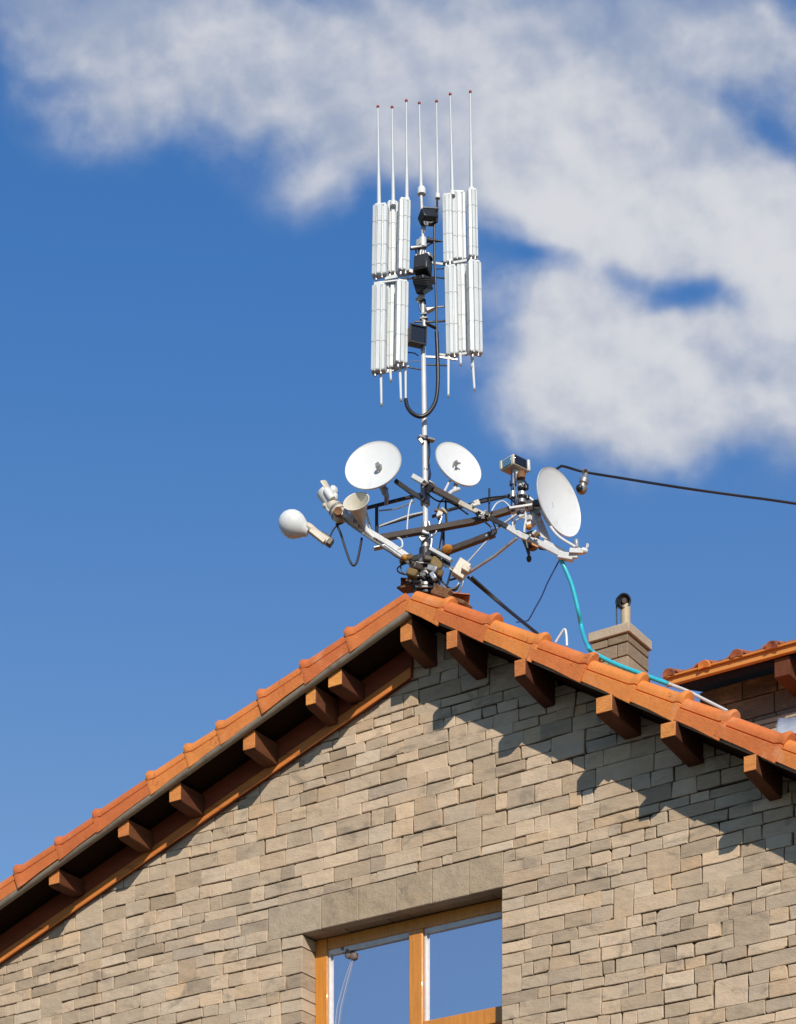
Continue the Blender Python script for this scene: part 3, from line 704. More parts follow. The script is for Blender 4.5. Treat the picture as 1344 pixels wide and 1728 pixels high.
for pts, r_, mt in (([F(752, 838, -.03), F(742, 850, -.06), F(738, 870, -.05), F(746, 890, -.04), F(742, 925, -.03)], .007, 'black'), ([F(818, 880, -.14), F(830, 892, -.16), F(826, 905, -.14), F(838, 898, -.13), F(832, 880, -.13)], .008, 'black'),
                    ([F(720, 832, -.05), F(738, 845, -.06), F(760, 848, -.06), F(790, 868, -.10)], .007, 'black'), ([F(722, 910, -.04), F(735, 900, -.06), F(746, 872, -.05)], .006, 'galv'), ([F(640, 862, .0), F(670, 858, -.02), F(700, 846, -.04)], .006, 'galv'),
                    ([F(727, 930, -.05), F(729, 905, -.04), F(724, 880, -.03)], .008, 'galv'), ([F(574, 872, -.16), F(600, 892, -.14), F(640, 918, -.12), F(690, 950, -.08)], .009, 'steel'), ([F(650, 922, -.10), F(668, 938, -.10), F(690, 948, -.08)], .010, 'brownm'), ([F(800, 850, -.08), F(815, 842, -.06), F(850, 838, -.06), F(868, 846, -.1)], .006, 'black')):
    c = MB(); c.tube(spline(pts), r_, 6); c.build('lead', M[mt], mast)
# twin stay from the bracket down to the roof
yv = -.33
c = MB()
for o in (0, 7):
    c.tube(spline([F(789 + o, 973, -.06), P(850 + o * .4, 1024, -.10), Q(912, 1074 - o * .2, yv)]), .0105, 8)
c.build('stay', M['blackm'], mast)
c = MB(); c.ball(Q(911, 1074, yv), .028, 10, (1, 1, .9), .08); c.build('stay_foot', M['rust'], mast)
c = MB(); c.tube([P(719, 1004), P(718, 985), P(718, 958), P(718, 926)], [.062, .056, .054, .050], 18); c.build('base_sleeve', M['blackm'], mast)
for v_ in (950, 972, 990):
    c = MB(); c.tube([P(718, v_ + 3), P(718, v_ - 3)], .066, 18); c.tube([P(704, v_, -.07), P(733, v_, -.07)], .010, 8); c.build('collar', M['steel'], mast, bevel=.004)
# foot of the mast: clamps, resin blocks, base plate
for (u, v, r, sq, mt) in ((686, 944, .050, (1.3, 1, .7), 'ochre'), (683, 941, .026, (1, 1, 1), 'amber'), (703, 958, .052, (1.1, 1, .8), 'brownm'), (697, 969, .050, (1.1, 1, .9), 'ochre'), (724, 945, .050, (1.2, 1, .7), 'brownm'), (737, 953, .055, (1.1, 1, 1.1), 'ochre'), (714, 972, .042, (1, 1, .9), 'blackm'), (755, 926, .040, (1.2, 1, .8), 'amber'), (742, 968, .035, (1, 1, 1.3), 'ochre')):
    c = MB(); pc = F(u, v, rnd.uniform(-.10, -.04)); q_ = Matrix.Rotation(rnd.uniform(-.7, .7), 3, FW) @ Matrix.Rotation(rnd.uniform(-.6, .6), 3, 'Z')
    if mt == 'amber': c.ball(pc, r, 12, sq, .06)
    else: c.hexa(pc, q_ @ (RT * r * sq[0] * .85), q_ @ (FW * r * .8), q_ @ (UP * r * sq[2] * .72))
    c.build('clamp_block', M[mt], mast, bevel=0 if mt == 'amber' else .014)
for (a, b, wd, ht, mt) in ((F(690, 950, 0), F(742, 935, 0), .10, .05, 'blackm'), (F(700, 978, 0), F(742, 974, 0), .10, .10, 'black'), (F(722, 958, -.12), F(738, 963, -.12), .05, .05, 'steel'), (F(728, 967, -.14), F(735, 978, -.14), .04, .04, 'galv'), (F(706, 972, .02), F(704, 1003, .02), .05, .05, 'blackm'), (F(730, 965, -.02), F(732, 1003, -.02), .055, .06, 'blackm'), (F(752, 930, .05), F(754, 955, .05), .06, .05, 'black'), (F(720, 975, .04), F(719, 1012, .04), .05, .05, 'steel')):
    c = MB(); c.beam(a, b, wd, ht); c.build('base_bracket', M[mt], mast, bevel=.008)
for (a, b, wd_, ht_) in ((Q(676, 996, -.15), Q(705, 992, -.15), .12, .02), (Q(735, 1003, -.22), Q(790, 1022, -.22), .14, .03), (Q(738, 996, -.20), Q(762, 1006, -.20), .12, .07)):
    c = MB(); c.beam(a, b, wd_, ht_); c.build('base_plate', M['rust'], mast, bevel=.006)
c = MB(); c.tube(spline([F(701, 940, 0), F(688, 948, -.04), F(672, 958, -.05), F(674, 966, -.04), F(690, 970, 0), F(700, 968, .02)]), .007, 6); c.tube(spline([F(676, 955, -.03), F(680, 966, -.03), F(694, 973, 0)]), .006, 6); c.build('cable_loop', M['black'], mast)
c = MB()
c.tube(spline([F(748, 952, -.05), F(766, 960, -.08), F(781, 978, -.08), F(776, 997, -.06), F(757, 1002, -.04), F(740, 990, -.02), F(738, 976, 0)]), .008, 6)
c.tube(spline([F(745, 980, -.02), F(755, 994, -.04), F(770, 990, -.07), F(779, 975, -.07)]), .007, 6)
c.build('cable_loop', M['galv'], mast)
c = MB(); c.tube(spline([F(742, 972, -.02), F(752, 988, -.03), F(768, 996, -.05), F(775, 985, -.06)]), .010, 6); c.tube([F(763, 958, -.06), F(755, 987, -.04)], .009, 6); c.tube([F(759, 979, -.05), F(774, 975, -.06)], .008, 6); c.build('cable_loop', M['black'], mast)
for k in range(3):   # thin mast fittings between the panels
    pass
bar('spreader', [P(694, 420, -.05), P(720, 416, -.02), P(736, 406, .05)], .014, .012, 'blackm')
bar('spreader', [P(688, 471, -.05), P(720, 466, 0), P(752, 470, .05)], .010, .010, 'blackm')
bar('spreader', [P(690, 456, -.05), P(716, 466, -.02)], .014, .03, 'steel')
bar('spreader', [P(700, 543, -.02), P(730, 543, 0), P(760, 541, .04)], .012, .014, 'blackm')
bar('spreader', [P(718, 545, -.02), P(736, 554, .03)], .03, .012, 'blackm')
bar('spreader', [P(720, 520, -.02), P(733, 519, .02), P(752, 517, .05)], .012, .012, 'steel')
bar('spreader', [P(684, 594, -.02), P(700, 596, 0), P(706, 600, 0)], .008, .008, 'blackm')
bar('spreader', [P(716, 602, 0), P(745, 603, 0), P(772, 607, 0)], .010, .018, 'steel')
bar('spreader', [P(714, 615, 0), P(740, 616, 0), P(756, 617, .02)], .010, .012, 'blackm')
bar('spreader', [P(690, 620, -.02), P(714, 624, 0)], .010, .010, 'blackm')
bar('spreader', [P(684, 612, -.02), P(700, 609, 0), P(714, 610, 0)], .006, .006, 'galv')
bar('spreader', [P(733, 454, .02), P(752, 453, .04)], .008, .008, 'blackm')
bar('spreader', [P(733, 445, .02), P(752, 440, .04)], .006, .006, 'blackm')
bar('spreader', [P(650, 470, -.02), P(690, 462, -.02), P(716, 458, 0)], .012, .03, 'panelg')
bar('spreader', [P(632, 478, -.02), P(690, 470, 0)], .010, .018, 'panelg')
bar('spreader', [P(630, 632, .0), P(655, 628, .0), P(690, 618, .0)], .010, .014, 'panelg')
bar('spreader', [P(716, 442, .02), P(750, 446, .02), P(806, 436, .02)], .010, .022, 'panelg')
bar('spreader', [P(740, 598, .02), P(756, 600, .02), P(808, 594, .02)], .010, .020, 'panelg')
collar(715, 382, .020, 12, 'galv'); collar(714, 410, .030, 16, 'whitem'); collar(707, 412, .02, 18, 'panelg') if False else None
c = MB(); c.beam(P(709, 405), P(709, 416), .045, .05); c.build('fitting', M['panelg'], mast, bevel=.004)
c = MB(); c.lathe(P(721, 405), RT - UP * .1, [(0, 0), (.025, 0), (.018, .025), (.004, .13), (0, .13)], 12); c.build('fitting', M['blackm'], mast)
c = MB(); c.beam(P(693, 419, -.03), P(720, 417), .03, .016); c.tube([P(702, 419), P(703, 436)], .006, 6); c.tube([P(718, 418), P(719, 434)], .006, 6); c.tube([P(711, 418), P(709, 434)], [.026, .018], 10); c.build('fitting', M['steel'], mast)
c = MB(); c.tube([P(708, 505), P(709, 522), P(716, 531)], .008, 6); c.tube([P(717, 505), P(719, 524), P(717, 534)], .008, 6); c.beam(P(707, 509), P(717, 508), .04, .018); c.beam(P(711, 532), P(720, 531), .05, .014); c.beam(P(709, 539), P(722, 537), .04, .014); c.build('fitting', M['black'], mast)
c = MB(); c.prism([P(720, 519, -.03), P(734, 518, -.03), P(721, 524, -.03)], FW * .05); c.build('fitting', M['whitem'], mast)

# ---- equipment on the mast, each a thing of its own
def eq_box(name, label, cat, cpx, size, yaw, pitch, roll, mt, dd=0, group=None):
    c0 = P(*cpx, dd); t = thing(name, c0, label, cat, group)
    ax = RT * math.cos(R(yaw)) + FW * math.sin(R(yaw)); ay = FW * math.cos(R(yaw)) - RT * math.sin(R(yaw)); az = UP.copy()
    rp = Matrix.Rotation(R(pitch), 3, ax); ay = rp @ ay; az = rp @ az
    rr = Matrix.Rotation(R(roll), 3, FW); ax = rr @ ax; ay = rr @ ay; az = rr @ az
    b = MB(); b.hexa(c0, ax * size[0] / 2, ay * size[1] / 2, az * size[2] / 2); b.build('housing', M[mt], t, bevel=.010)
    return t, c0, ax, ay, az
t, c0, ax, ay, az = eq_box('junction_box', 'tilted black junction box near the mast top under the central whip antenna', 'box', (722, 367), (.13, .10, .085), 25, -15, -14, 'black', -.03)
b = MB(); b.hexa(c0 + ax * .03 + az * .046, ax * .075, ay * .055, az * .005); b.build('lid', M['steel'], t, bevel=.003)
b = MB(); b.tube(spline([c0 - ax * .05 - az * .045, c0 - ax * .055 - az * .075, c0 - ax * .03 - az * .08, c0 - ax * .03 - az * .05]), .007, 6); b.tube(spline([c0 - ax * .06 - az * .03, c0 - az * .055 + ax * .0, c0 + ax * .05 - az * .035]), .005, 6); b.build('cable', M['galv'], t)
t, c0, ax, ay, az = eq_box('radio_unit', 'upper black box on the mast between the panels with a round top cap', 'radio unit', (714, 450), (.125, .12, .14), -20, -10, 0, 'black', -.06)
b = MB(); b.lathe(c0 + ax * .035 + az * .07, az, [(.045, -.01), (.048, .012), (.042, .02), (0, .02)], 20); b.lathe(c0 - ax * .04 + az * .07, az, [(.03, -.01), (.03, .01), (0, .01)], 16); b.build('cap', M['steel'], t)
b = MB(); b.hexa(c0 - ay * .061 + ax * .0, ax * .05, ay * .004, az * .055); b.build('front_plate', M['blackm'], t, bevel=.003)
b = MB(); b.prism([c0 - ax * .10 - az * .07, c0 + ax * .02 - az * .075, c0 - ax * .06 - az * .085], ay * .05); b.build('mounting_bracket', M['steel'], t)
t, c0, ax, ay, az = eq_box('radio_unit', 'lower black rounded unit on the mast hanging below the upper box', 'radio unit', (714, 481), (.11, .12, .11), -35, 15, -12, 'black', -.06)
for k in range(4):
    b = MB(); b.tube(spline([c0 - ax * .03 + az * (.05 - .01 * k) - ay * .07, c0 + ax * .06 + az * (.02 - .018 * k) - ay * .06, c0 + ax * .11 - az * (.005 + .012 * k)]), .007, 6); b.build('cable', M['blackm'], t)
b = MB(); b.lathe(c0 - ax * .03 - az * .06, (-ax * .9 - az * .45), [(.024, 0), (.024, .045), (.03, .05), (.03, .062), (0, .062)], 14); b.build('spout', M['cream'], t)
t, c0, ax, ay, az = eq_box('floodlight', 'square black floodlight facing sideways low on the mast by left panels', 'floodlight', (702, 569), (.14, .10, .13), 20, 8, 0, 'black', -.05)
b = MB()
for (p_, q_, s_) in ((0, .066, (.074, .006)), (0, -.066, (.074, .006))): b.hexa(c0 - ay * .055 + az * q_, ax * s_[0], ay * .012, az * s_[1])
for q_ in (-.068, .068): b.hexa(c0 - ay * .055 + ax * q_, ax * .006, ay * .012, az * .060)
b.build('rim', M['blackm'], t, bevel=.002)
b = MB(); b.hexa(c0 - ay * .053, ax * .06, ay * .002, az * .058); b.build('lens', M['lens'], t)

# panel antennas: convex white radomes with grooves, seams and connectors
def panel(ut, vt, ub, vb, wpx, dd, yaw, label, ribs=(0.36, 0.72), back=True):
    a, b = P(ut, vt, dd), P(ub, vb, dd); wd = wpx * 1.2 / 204; t = thing('panel_antenna', b, label, 'antenna', 'white panel antennas in two tiers')
    ax = b - a; L = ax.length; axn = ax.normalized()
    sx = RT * math.cos(R(yaw)) + FW * math.sin(R(yaw)); sx = (sx - axn * sx.dot(axn)).normalized(); sy = sx.cross(axn).normalized()
    if sy.dot(FW) > 0: sy = -sy             # sy towards the viewer's side
    prof = []
    h = wd / 2
    for (x, y) in ((-1, -.6), (-1, .25), (-.90, .58), (-.52, .66), (-.46, .40), (-.30, .44), (-.24, .74), (.26, .70), (.32, .36), (.46, .32), (.52, .60), (.88, .56), (1, .25), (1, -.6)):
        prof.append((x * h, y * h * 1.0))
    rings = []
    for (tt, k) in ((0, .90), (.012, 1), (.988, 1), (1, .90)):
        rings.append([a + axn * L * tt + sx * x * k + sy * y * k for x, y in prof])
    m1 = MB(); m1.loft(rings); fix_normals(m1.build('radome', M['panelw'], t, angle=20))
    for r_ in ribs:
        m2 = MB(); m2.loft([[a + axn * (L * r_ + dz_) + sx * x * 1.02 + sy * (y * 1.02 + .001) for x, y in prof] for dz_ in (0, .005)]); fix_normals(m2.build('seam_band', M['panelg'], t, angle=20))
    m3 = MB()
    for (x, y, l_) in ((-.45, 0, .03), (.35, .1, .02)): m3.tube([b + sx * x * h + sy * y * h - axn * .02, b + sx * x * h + sy * y * h + axn * l_], .011, 10)
    m3.build('connector', M['galv'], t)
    m4 = MB(); m4.hexa(a + axn * .012 - axn * .02, sx * h * .72, sy * h * .40, axn * .008); m4.build('end_cap', M['white'], t, bevel=.003)
    if back:
        m5 = MB(); m5.tube([a - sy * h * .7 + axn * .03, b - sy * h * .7 - axn * .03], .012, 8); m5.build('rear_tube', M['galv'], t)
    return t
tier = lambda s_, t_, o_: f'{o_} white panel antenna of the {t_} tier on the {s_} side of the mast'
PA = [(643, 349, 641, 466, 22, -.02, -12, tier('left', 'upper', 'outermost')), (663, 344, 663, 462, 17, .05, 6, tier('left', 'upper', 'middle')), (683, 339, 681, 458, 17, -.05, 14, tier('left', 'upper', 'innermost')),
      (641, 484, 639, 628, 21, -.02, -12, tier('left', 'lower', 'outermost')), (662, 481, 660, 623, 19, .05, 5, tier('left', 'lower', 'middle')), (679, 477, 677, 614, 18, -.05, 14, tier('left', 'lower', 'innermost')),
      (755, 331, 757, 444, 14, .0, -10, tier('right', 'upper', 'innermost')), (774, 327, 776, 440, 20, .05, 4, tier('right', 'upper', 'middle')), (797, 322, 799, 434, 14, -.04, 14, tier('right', 'upper', 'outermost')),
      (761, 452, 764, 600, 18, .0, -10, tier('right', 'lower', 'innermost')), (780, 449, 783, 596, 17, .05, 4, tier('right', 'lower', 'middle')), (800, 444, 803, 597, 20, -.04, 14, tier('right', 'lower', 'outermost'))]
for i, a in enumerate(PA): panel(*a, ribs=((.30, .66) if i % 2 else (.24, .58, .86)))
# tail rods hanging below the panels
RODS = [(643, 628, 644, 683, .012, 'long white rod hanging below the outermost left panel'), (659, 624, 660, 642, .012, 'short white rod stub below the middle left panel'), (675, 614, 677, 675, .013, 'long white rod below the innermost left panel, left one of the close pair'),
        (684, 470, 685, 677, .012, 'long white rod right of the innermost left panel reaching the black loop'), (757, 598, 757, 668, .012, 'long white rod hanging below the innermost right panel'), (777, 596, 778, 615, .013, 'short white rod stub below the middle right panel'), (797, 596, 801, 657, .013, 'slanting long white rod below the outermost right panel'), (796, 598, 797, 620, .010, 'short white stub beside the slanting rod below the outermost right panel')]
for (ua, va, ub, vb, r_, lab) in RODS:
    t = thing('tail_rod', P(ub, vb), lab, 'rod', 'white rods below the panels')
    c = MB(); c.tube([P(ua, va), P(ub, vb)], [r_, r_ * .72], 8); c.build('rod', M['white'], t)
    c = MB(); c.ball(P(ub, vb), .014, 8); c.build('tip', M['galv'], t)
# whip antennas
WH = [(640, 349, 638, 180, .020, 'first whip antenna from the left, on the outermost left panel'), (664, 344, 662, 181, .018, 'second whip antenna from the left, on the middle left panel'), (687, 339, 686, 170, .018, 'third whip antenna from the left, on the innermost left panel'),
      (711, 324, 708, 174, .018, 'central whip antenna with a fat white collar at its base on the mast'), (739, 332, 737, 171, .016, 'whip antenna on a thin black stem just right of the mast'), (764, 327, 760, 159, .017, 'second whip antenna from the right, above the upper right panels'), (796, 322, 794, 155, .018, 'rightmost and tallest whip antenna with red tip')]
for i, (ua, va, ub, vb, r_, lab) in enumerate(WH):
    t = thing('whip_antenna', P(ua, va), lab, 'antenna', 'white whip antennas with red tips')
    a, b = P(ua, va), P(ub, vb)
    c = MB(); c.tube([a, a.lerp(b, .3), a.lerp(b, .34), a.lerp(b, .62), b], [r_ * .9, r_ * .76, r_ * .64, r_ * .46, r_ * .30], 12); c.build('rod', M['panelw'], t)
    c = MB(); c.ball(b, .013, 10); c.build('tip', M['redtip'], t)
    c = MB()
    if i == 3: c.lathe(a - UP * .02 + RT * .004, UP, [(0, 0), (.034, 0), (.034, .045), (.024, .06), (.012, .062)], 18)
    else: c.tube([a - UP * .015, a + UP * .02], r_ * 1.35, 12)
    fix_normals(c.build('ferrule', M['white'], t))
# black stem and loop of cable
cpts = [P(738, 336, .0), P(738, 372), P(734, 378), P(733, 420), P(735, 470), P(737, 540), P(738, 600), P(738, 650)]
c = MB(); c.tube(spline(cpts[:2] + cpts[2:]), .009, 8); c.build('stem_rod', M['black'])
tag(bpy.data.objects['stem_rod'], 'thin black rod running down beside the mast between the right panels', 'rod')
c = MB(); c.tube(spline([P(737, 560, -.01), P(739, 610, -.02), P(739, 650, -.03), P(735, 678, -.05), P(724, 696, -.07), P(711, 703, -.08), P(697, 698, -.07), P(688, 687, -.05), P(685, 674, -.03)]), .017, 10)
tag(c.build('loop_cable', M['black']), 'thick black cable looping in a U around the front of the mast', 'cable')

# ---- satellite dishes
def nrm(az, el): return (math.cos(R(el)) * (math.sin(R(az)) * RT - math.cos(R(az)) * FW) + math.sin(R(el)) * UP).normalized()
def dish(cpx, dd, rad, az, el, label, feed_px, feed_dd, arm, mount, depth=.16, stretch=1.0):
    c0 = P(*cpx, dd); n = nrm(az, el); t = thing('satellite_dish', c0, label, 'satellite dish', 'white satellite dishes on the mast frame')
    prof = []
    for k in range(13): r_ = rad * k / 12; prof.append((r_, depth * rad * ((k / 12) ** 2 - 1)))
    prof += [(rad * 1.012, .004), (rad * 1.02, -.006), (rad * 1.0, -.014)]
    for k in range(11, -1, -1): r_ = rad * k / 12; prof.append((r_, depth * rad * ((k / 12) ** 2 - 1) - .012))
    m1 = MB(); m1.lathe(c0, n, prof, 56); o = m1.build('reflector', M['white'], t, angle=60); fix_normals(o)
    return t, c0, n
t, c0, n = dish((630, 785), -.12, .236, -15, 16, 'large tilted white dish left of the mast', None, 0, None, None)
hub = c0 - n * .039
fp = P(640, 791, -.12) + n * .022
m1 = MB(); m1.tube([P(634, 813, -.06), P(638, 800, -.10), fp], .010, 8); m1.build('feed_arm', M['white'], t)
m1 = MB(); m1.lathe(fp - n * .02, n, [(0, 0), (.02, 0), (.024, .02), (.02, .05), (0, .05)], 16); m1.hexa(fp + UP * .012 + RT * .004, RT * .02, n * .022, UP * .010); fix_normals(m1.build('feed', M['steel'], t))
m1 = MB(); m1.tube([c0 - n * .05, P(645, 818, .04), P(650, 832, .0)], [.035, .034, .026], 14); m1.build('mount', M['cream'], t)
m1 = MB(); m1.tube([P(650, 830, .0), P(653, 838, .0), P(652, 852, .05)], [.026, .022, .014], 12); m1.tube([P(647, 826, .0), P(654, 829, 0)], .026, 10); m1.build('mast_clamp', M['steel'], t)
t, c0, n = dish((774, 783), .05, .212, 29, 18, 'smaller tilted white dish right of the mast', None, 0, None, None)
fp = P(767, 786, .05) + n * .018
m1 = MB(); m1.tube([P(764, 800, .04), fp], .007, 8); m1.build('feed_arm', M['white'], t)
m1 = MB(); m1.lathe(fp - n * .015, n, [(0, 0), (.018, 0), (.022, .02), (.014, .045), (0, .045)], 14); m1.hexa(fp + UP * .015 + RT * .02, RT * .024, n * .012, UP * .008); fix_normals(m1.build('feed', M['steel'], t))
m1 = MB(); m1.tube([P(763, 806, .04), P(757, 816, -.02), P(749, 832, -.10)], .010, 8); m1.tube([c0 - n * .05, P(770, 814, .06), P(768, 825, .0)], [.022, .02, .014], 10); m1.tube([P(775, 825, .02), P(762, 830, -.03), P(756, 836, -.10)], .016, 10); m1.ball(P(768, 826, .0), .022, 10); m1.build('mount', M['whitem'], t)
t, c0, n = dish((944, 847), -.33, .272, 47, 6, 'big upright white dish seen at an angle at the right end of the frame', None, 0, None, None, depth=.2)
m1 = MB(); m1.tube(spline([P(913, 862, -.30), P(926, 884, -.40), P(943, 905, -.48), P(968, 921, -.50), P(984, 930, -.50)]), .011, 8); m1.build('feed_arm', M['white'], t)
m1 = MB(); m1.lathe(P(974, 926, -.50), P(972, 908, -.46) - P(974, 926, -.50), [(0, 0), (.022, 0), (.02, .05), (.022, .055), (.022, .085), (.015, .09), (0, .09)], 16); fix_normals(m1.build('feed', M['galv'], t))
m1 = MB(); m1.beam(P(962, 930, -.48), P(985, 931, -.50), .04, .035); m1.lathe(P(982, 928, -.50), RT - UP * .3, [(.022, 0), (.024, .03), (.014, .05), (0, .05)], 14); m1.tube(spline([P(988, 928, -.5), P(993, 921, -.5), P(991, 918, -.5), P(990, 924, -.5)]), .006, 6); m1.build('feed_bracket', M['whitem'], t)
m1 = MB(); m1.beam(P(918, 915, -.36), P(968, 941, -.44), .035, .04); m1.beam(P(943, 938, -.42), P(968, 942, -.45), .06, .05); m1.beam(P(905, 868, -.24), P(922, 910, -.34), .10, .012); m1.beam(P(890, 872, -.22), P(905, 882, -.24), .05, .05); m1.build('mount', M['whitem'], t, bevel=.005)
m1 = MB(); m1.beam(c0 - n * .06, P(896, 868, -.22), .05, .06); m1.build('back_bracket', M['steel'], t, bevel=.005)

# ---- camera box on its post
px_ = (868, 786); t, c0, ax, ay, az = eq_box('camera_housing', 'boxy camera housing with dark window on a white post left of the big dish', 'camera', px_, (.165, .15, .085), 42, 0, -2, 'cream', -.25)
m1 = MB(); m1.hexa(c0 - ay * .077 + az * .002, ax * .070, ay * .003, az * .034); m1.build('window', M['lens'], t, bevel=.002)
m1 = MB(); m1.hexa(c0 - ax * .085, ax * .003, ay * .05, az * .030); m1.build('side_glass', M['bluegl'], t, bevel=.002)
m1 = MB(); m1.hexa(c0 + ax * .092 - ay * .02, ax * .014, ay * .068, az * .048); m1.build('rear_cap', M['whitem'], t, bevel=.01)
m1 = MB(); m1.hexa(c0 - ax * .088 + ay * .062, ax * .010, ay * .012, az * .036); m1.build('front_hood', M['cream'], t, bevel=.006)
m1 = MB(); m1.tube([c0 + ax * .0 - az * .04, P(880, 815, -.25), P(881, 862, -.25)], [.032, .028, .03], 14); m1.build('post', M['whitem'], t)
m1 = MB(); m1.tube([P(866, 798, -.27), P(866, 862, -.27)], .018, 12); m1.lathe(P(866, 820, -.27), UP, [(.018, 0), (.03, .005), (.03, .035), (.018, .04)], 14); m1.build('side_post', M['navy'], t)
for (u, v, r_, h, mt) in ((880, 808, .034, .05, 'rust'), (881, 826, .036, .02, 'blackm'), (881, 838, .040, .03, 'galv'), (888, 826, .022, .04, 'black'), (881, 850, .036, .03, 'steel'), (890, 843, .02, .03, 'black'), (866, 840, .024, .05, 'galv')):
    m1 = MB(); m1.lathe(P(u, v, -.29), UP, [(0, 0), (r_, 0), (r_, h), (0, h)], 14); fix_normals(m1.build('collar', M[mt], t, bevel=.003))
m1 = MB(); m1.beam(P(860, 862, -.25), P(900, 856, -.27), .10, .02); m1.beam(P(888, 850, -.27), P(913, 858, -.28), .03, .025); m1.tube(spline([P(884, 834, -.28), P(896, 842, -.28), P(904, 850, -.28), P(908, 858, -.27)]), .012, 8); m1.build('base_plate', M['whitem'], t, bevel=.004)
m1 = MB(); m1.tube(spline([P(871, 798, -.30), P(868, 820, -.31), P(872, 842, -.31), P(868, 858, -.29)]), .006, 6); m1.tube(spline([P(878, 802, -.31), P(890, 822, -.31), P(876, 845, -.31), P(892, 858, -.3)]), .006, 6); m1.build('cable', M['black'], t)

lamp = thing('hanging_lamp', P(892, 925, -.2), 'dark lumpy lamp unit hanging under the boom below the camera housing', 'lamp')
m1 = MB(); m1.lathe(P(897, 905, -.22), -UP + RT * .15, [(.05, -.02), (.062, .03), (.055, .09), (.03, .11), (0, .11)], 18); m1.build('housing', M['black'], lamp)
m1 = MB(); m1.tube(spline([P(886, 905, -.24), P(890, 920, -.25), P(893, 940, -.25)]), [.022] * 16 + [.022], 8) if False else m1.tube([P(885, 905, -.24), P(890, 924, -.25), P(893, 936, -.25)], [.03, .016, .012], 10); m1.ball(P(893, 943, -.25), .022, 12, (1, 1, 1.3)); m1.build('dropper', M['black'], lamp)
m1 = MB(); m1.hexa(P(903, 916, -.28), RT * .026 - UP * .012, UP * .03, FW * .012); m1.build('label_plate', M['amber'], lamp)
m1 = MB(); m1.beam(P(910, 922, -.24), P(925, 924, -.26), .05, .03); m1.build('side_arm', M['blackm'], lamp)
cl = thing('cable_splice', P(897, 885, -.26), 'small white and amber cable splice hanging beside the big dish mount', 'splice')
m1 = MB(); m1.lathe(P(889, 888, -.27), RT + UP * .5, [(0, 0), (.025, 0), (.03, .05), (.018, .09), (.018, .13), (0, .13)], 14); fix_normals(m1.build('sleeve', M['whitem'], cl))
m1 = MB(); m1.ball(P(893, 890, -.29), .024, 10, (1.1, 1, .9), .1); m1.build('plug', M['amber'], cl)
m1 = MB(); m1.tube(spline([P(885, 860, -.27), P(888, 875, -.27), P(885, 895, -.27), P(888, 905, -.25)]), .010, 8); m1.tube(spline([P(867, 892, -.2), P(870, 880, -.22), P(880, 874, -.25), P(886, 874, -.27)]), .008, 6); m1.tube([P(864, 862, -.25), P(866, 893, -.24)], .007, 6); m1.build('lead', M['white'], cl)

# ---- left end of the frame
cm = thing('bullet_camera', F(556, 846, -.1), 'weathered pale bullet camera tilted up at the left end of the boom', 'camera')
m1 = MB(); a = F(541, 823, -.10); b = F(560, 851, -.10)
m1.lathe(b, a - b, [(0, 0), (.050, 0), (.054, .02), (.060, .09), (.062, .135), (.056, .14), (.050, .125), (0, .11)], 22); fix_normals(m1.build('body', M['whitem'], cm))
m1 = MB(); hd = (a - b).normalized(); m1.lathe(a - hd * .10, hd, [(.064, 0), (.068, .07), (.072, .105), (.067, .105), (.060, 0)], 18, 20, 200); fix_normals(m1.build('hood', M['cream'], cm))
m1 = MB(); m1.lathe(F(558, 838, -.16), hd, [(0, -.03), (.03, -.03), (.032, .06), (.026, .075), (0, .075)], 14); m1.ball(F(563, 828, -.13), .035, 12, (1, 1, 1.2), .1); m1.ball(F(566, 838, -.13), .026, 10, (1, 1, 1.2), .1); fix_normals(m1.build('side_box', M['white'], cm))
m1 = MB(); m1.ball(F(548, 853, -.14), .02, 10); m1.lathe(F(562, 856, -.12), hd, [(.05, -.02), (.058, 0), (.05, .03)], 16); m1.tube(spline([F(550, 853, -.15), F(556, 862, -.16), F(570, 850, -.17), F(578, 858, -.15)]), .009, 6); m1.build('swivel', M['cream'], cm)
hl = thing('sensor_housing', F(572, 862, -.12), 'brown and beige weathered housing between the bullet camera and the horn', 'housing')
m1 = MB(); m1.lathe(F(579, 876, -.12), hd, [(0, 0), (.058, 0), (.068, .04), (.064, .12), (.046, .15), (0, .15)], 18); fix_normals(m1.build('housing', M['cream'], hl))
m1 = MB(); m1.lathe(F(571, 864, -.20), -FW, [(.0, .012), (.020, .012), (.034, .02), (.038, .0), (.030, -.03)], 18); m1.build('port', M['rust'], hl)
m1 = MB(); m1.lathe(F(569, 861, -.12), hd, [(.067, 0), (.072, .01), (.067, .02)], 18); m1.lathe(F(573, 868, -.12), hd, [(.068, 0), (.073, .01), (.068, .02)], 18); m1.build('clamp_ring', M['steel'], hl)
m1 = MB(); m1.lathe(F(584, 868, -.17), (hd - FW * .4), [(0, 0), (.028, 0), (.03, .04), (0, .05)], 12); m1.hexa(F(588, 874, -.15), RT * .05 - UP * .03, UP * .018 + RT * .01, FW * .04); fix_normals(m1.build('connector', M['whitem'], hl))
hn = thing('horn_speaker', F(600, 862, -.1), 'pale curved horn with a folded sheet flare beside the tilted camera', 'horn')
m1 = MB(); ha = F(614, 890, -.08); hb = F(594, 850, -.10); hx = ((hb - ha).normalized() - FW * 1.25 - UP * .25 + RT * .1).normalized()
m1.lathe(ha, hx, [(.020, 0), (.034, .05), (.055, .12), (.082, .19), (.108, .235), (.112, .240), (.104, .238), (.078, .19), (.050, .12), (.026, .05), (.010, .02)], 32); fix_normals(m1.build('flare', M['hornw'], hn))
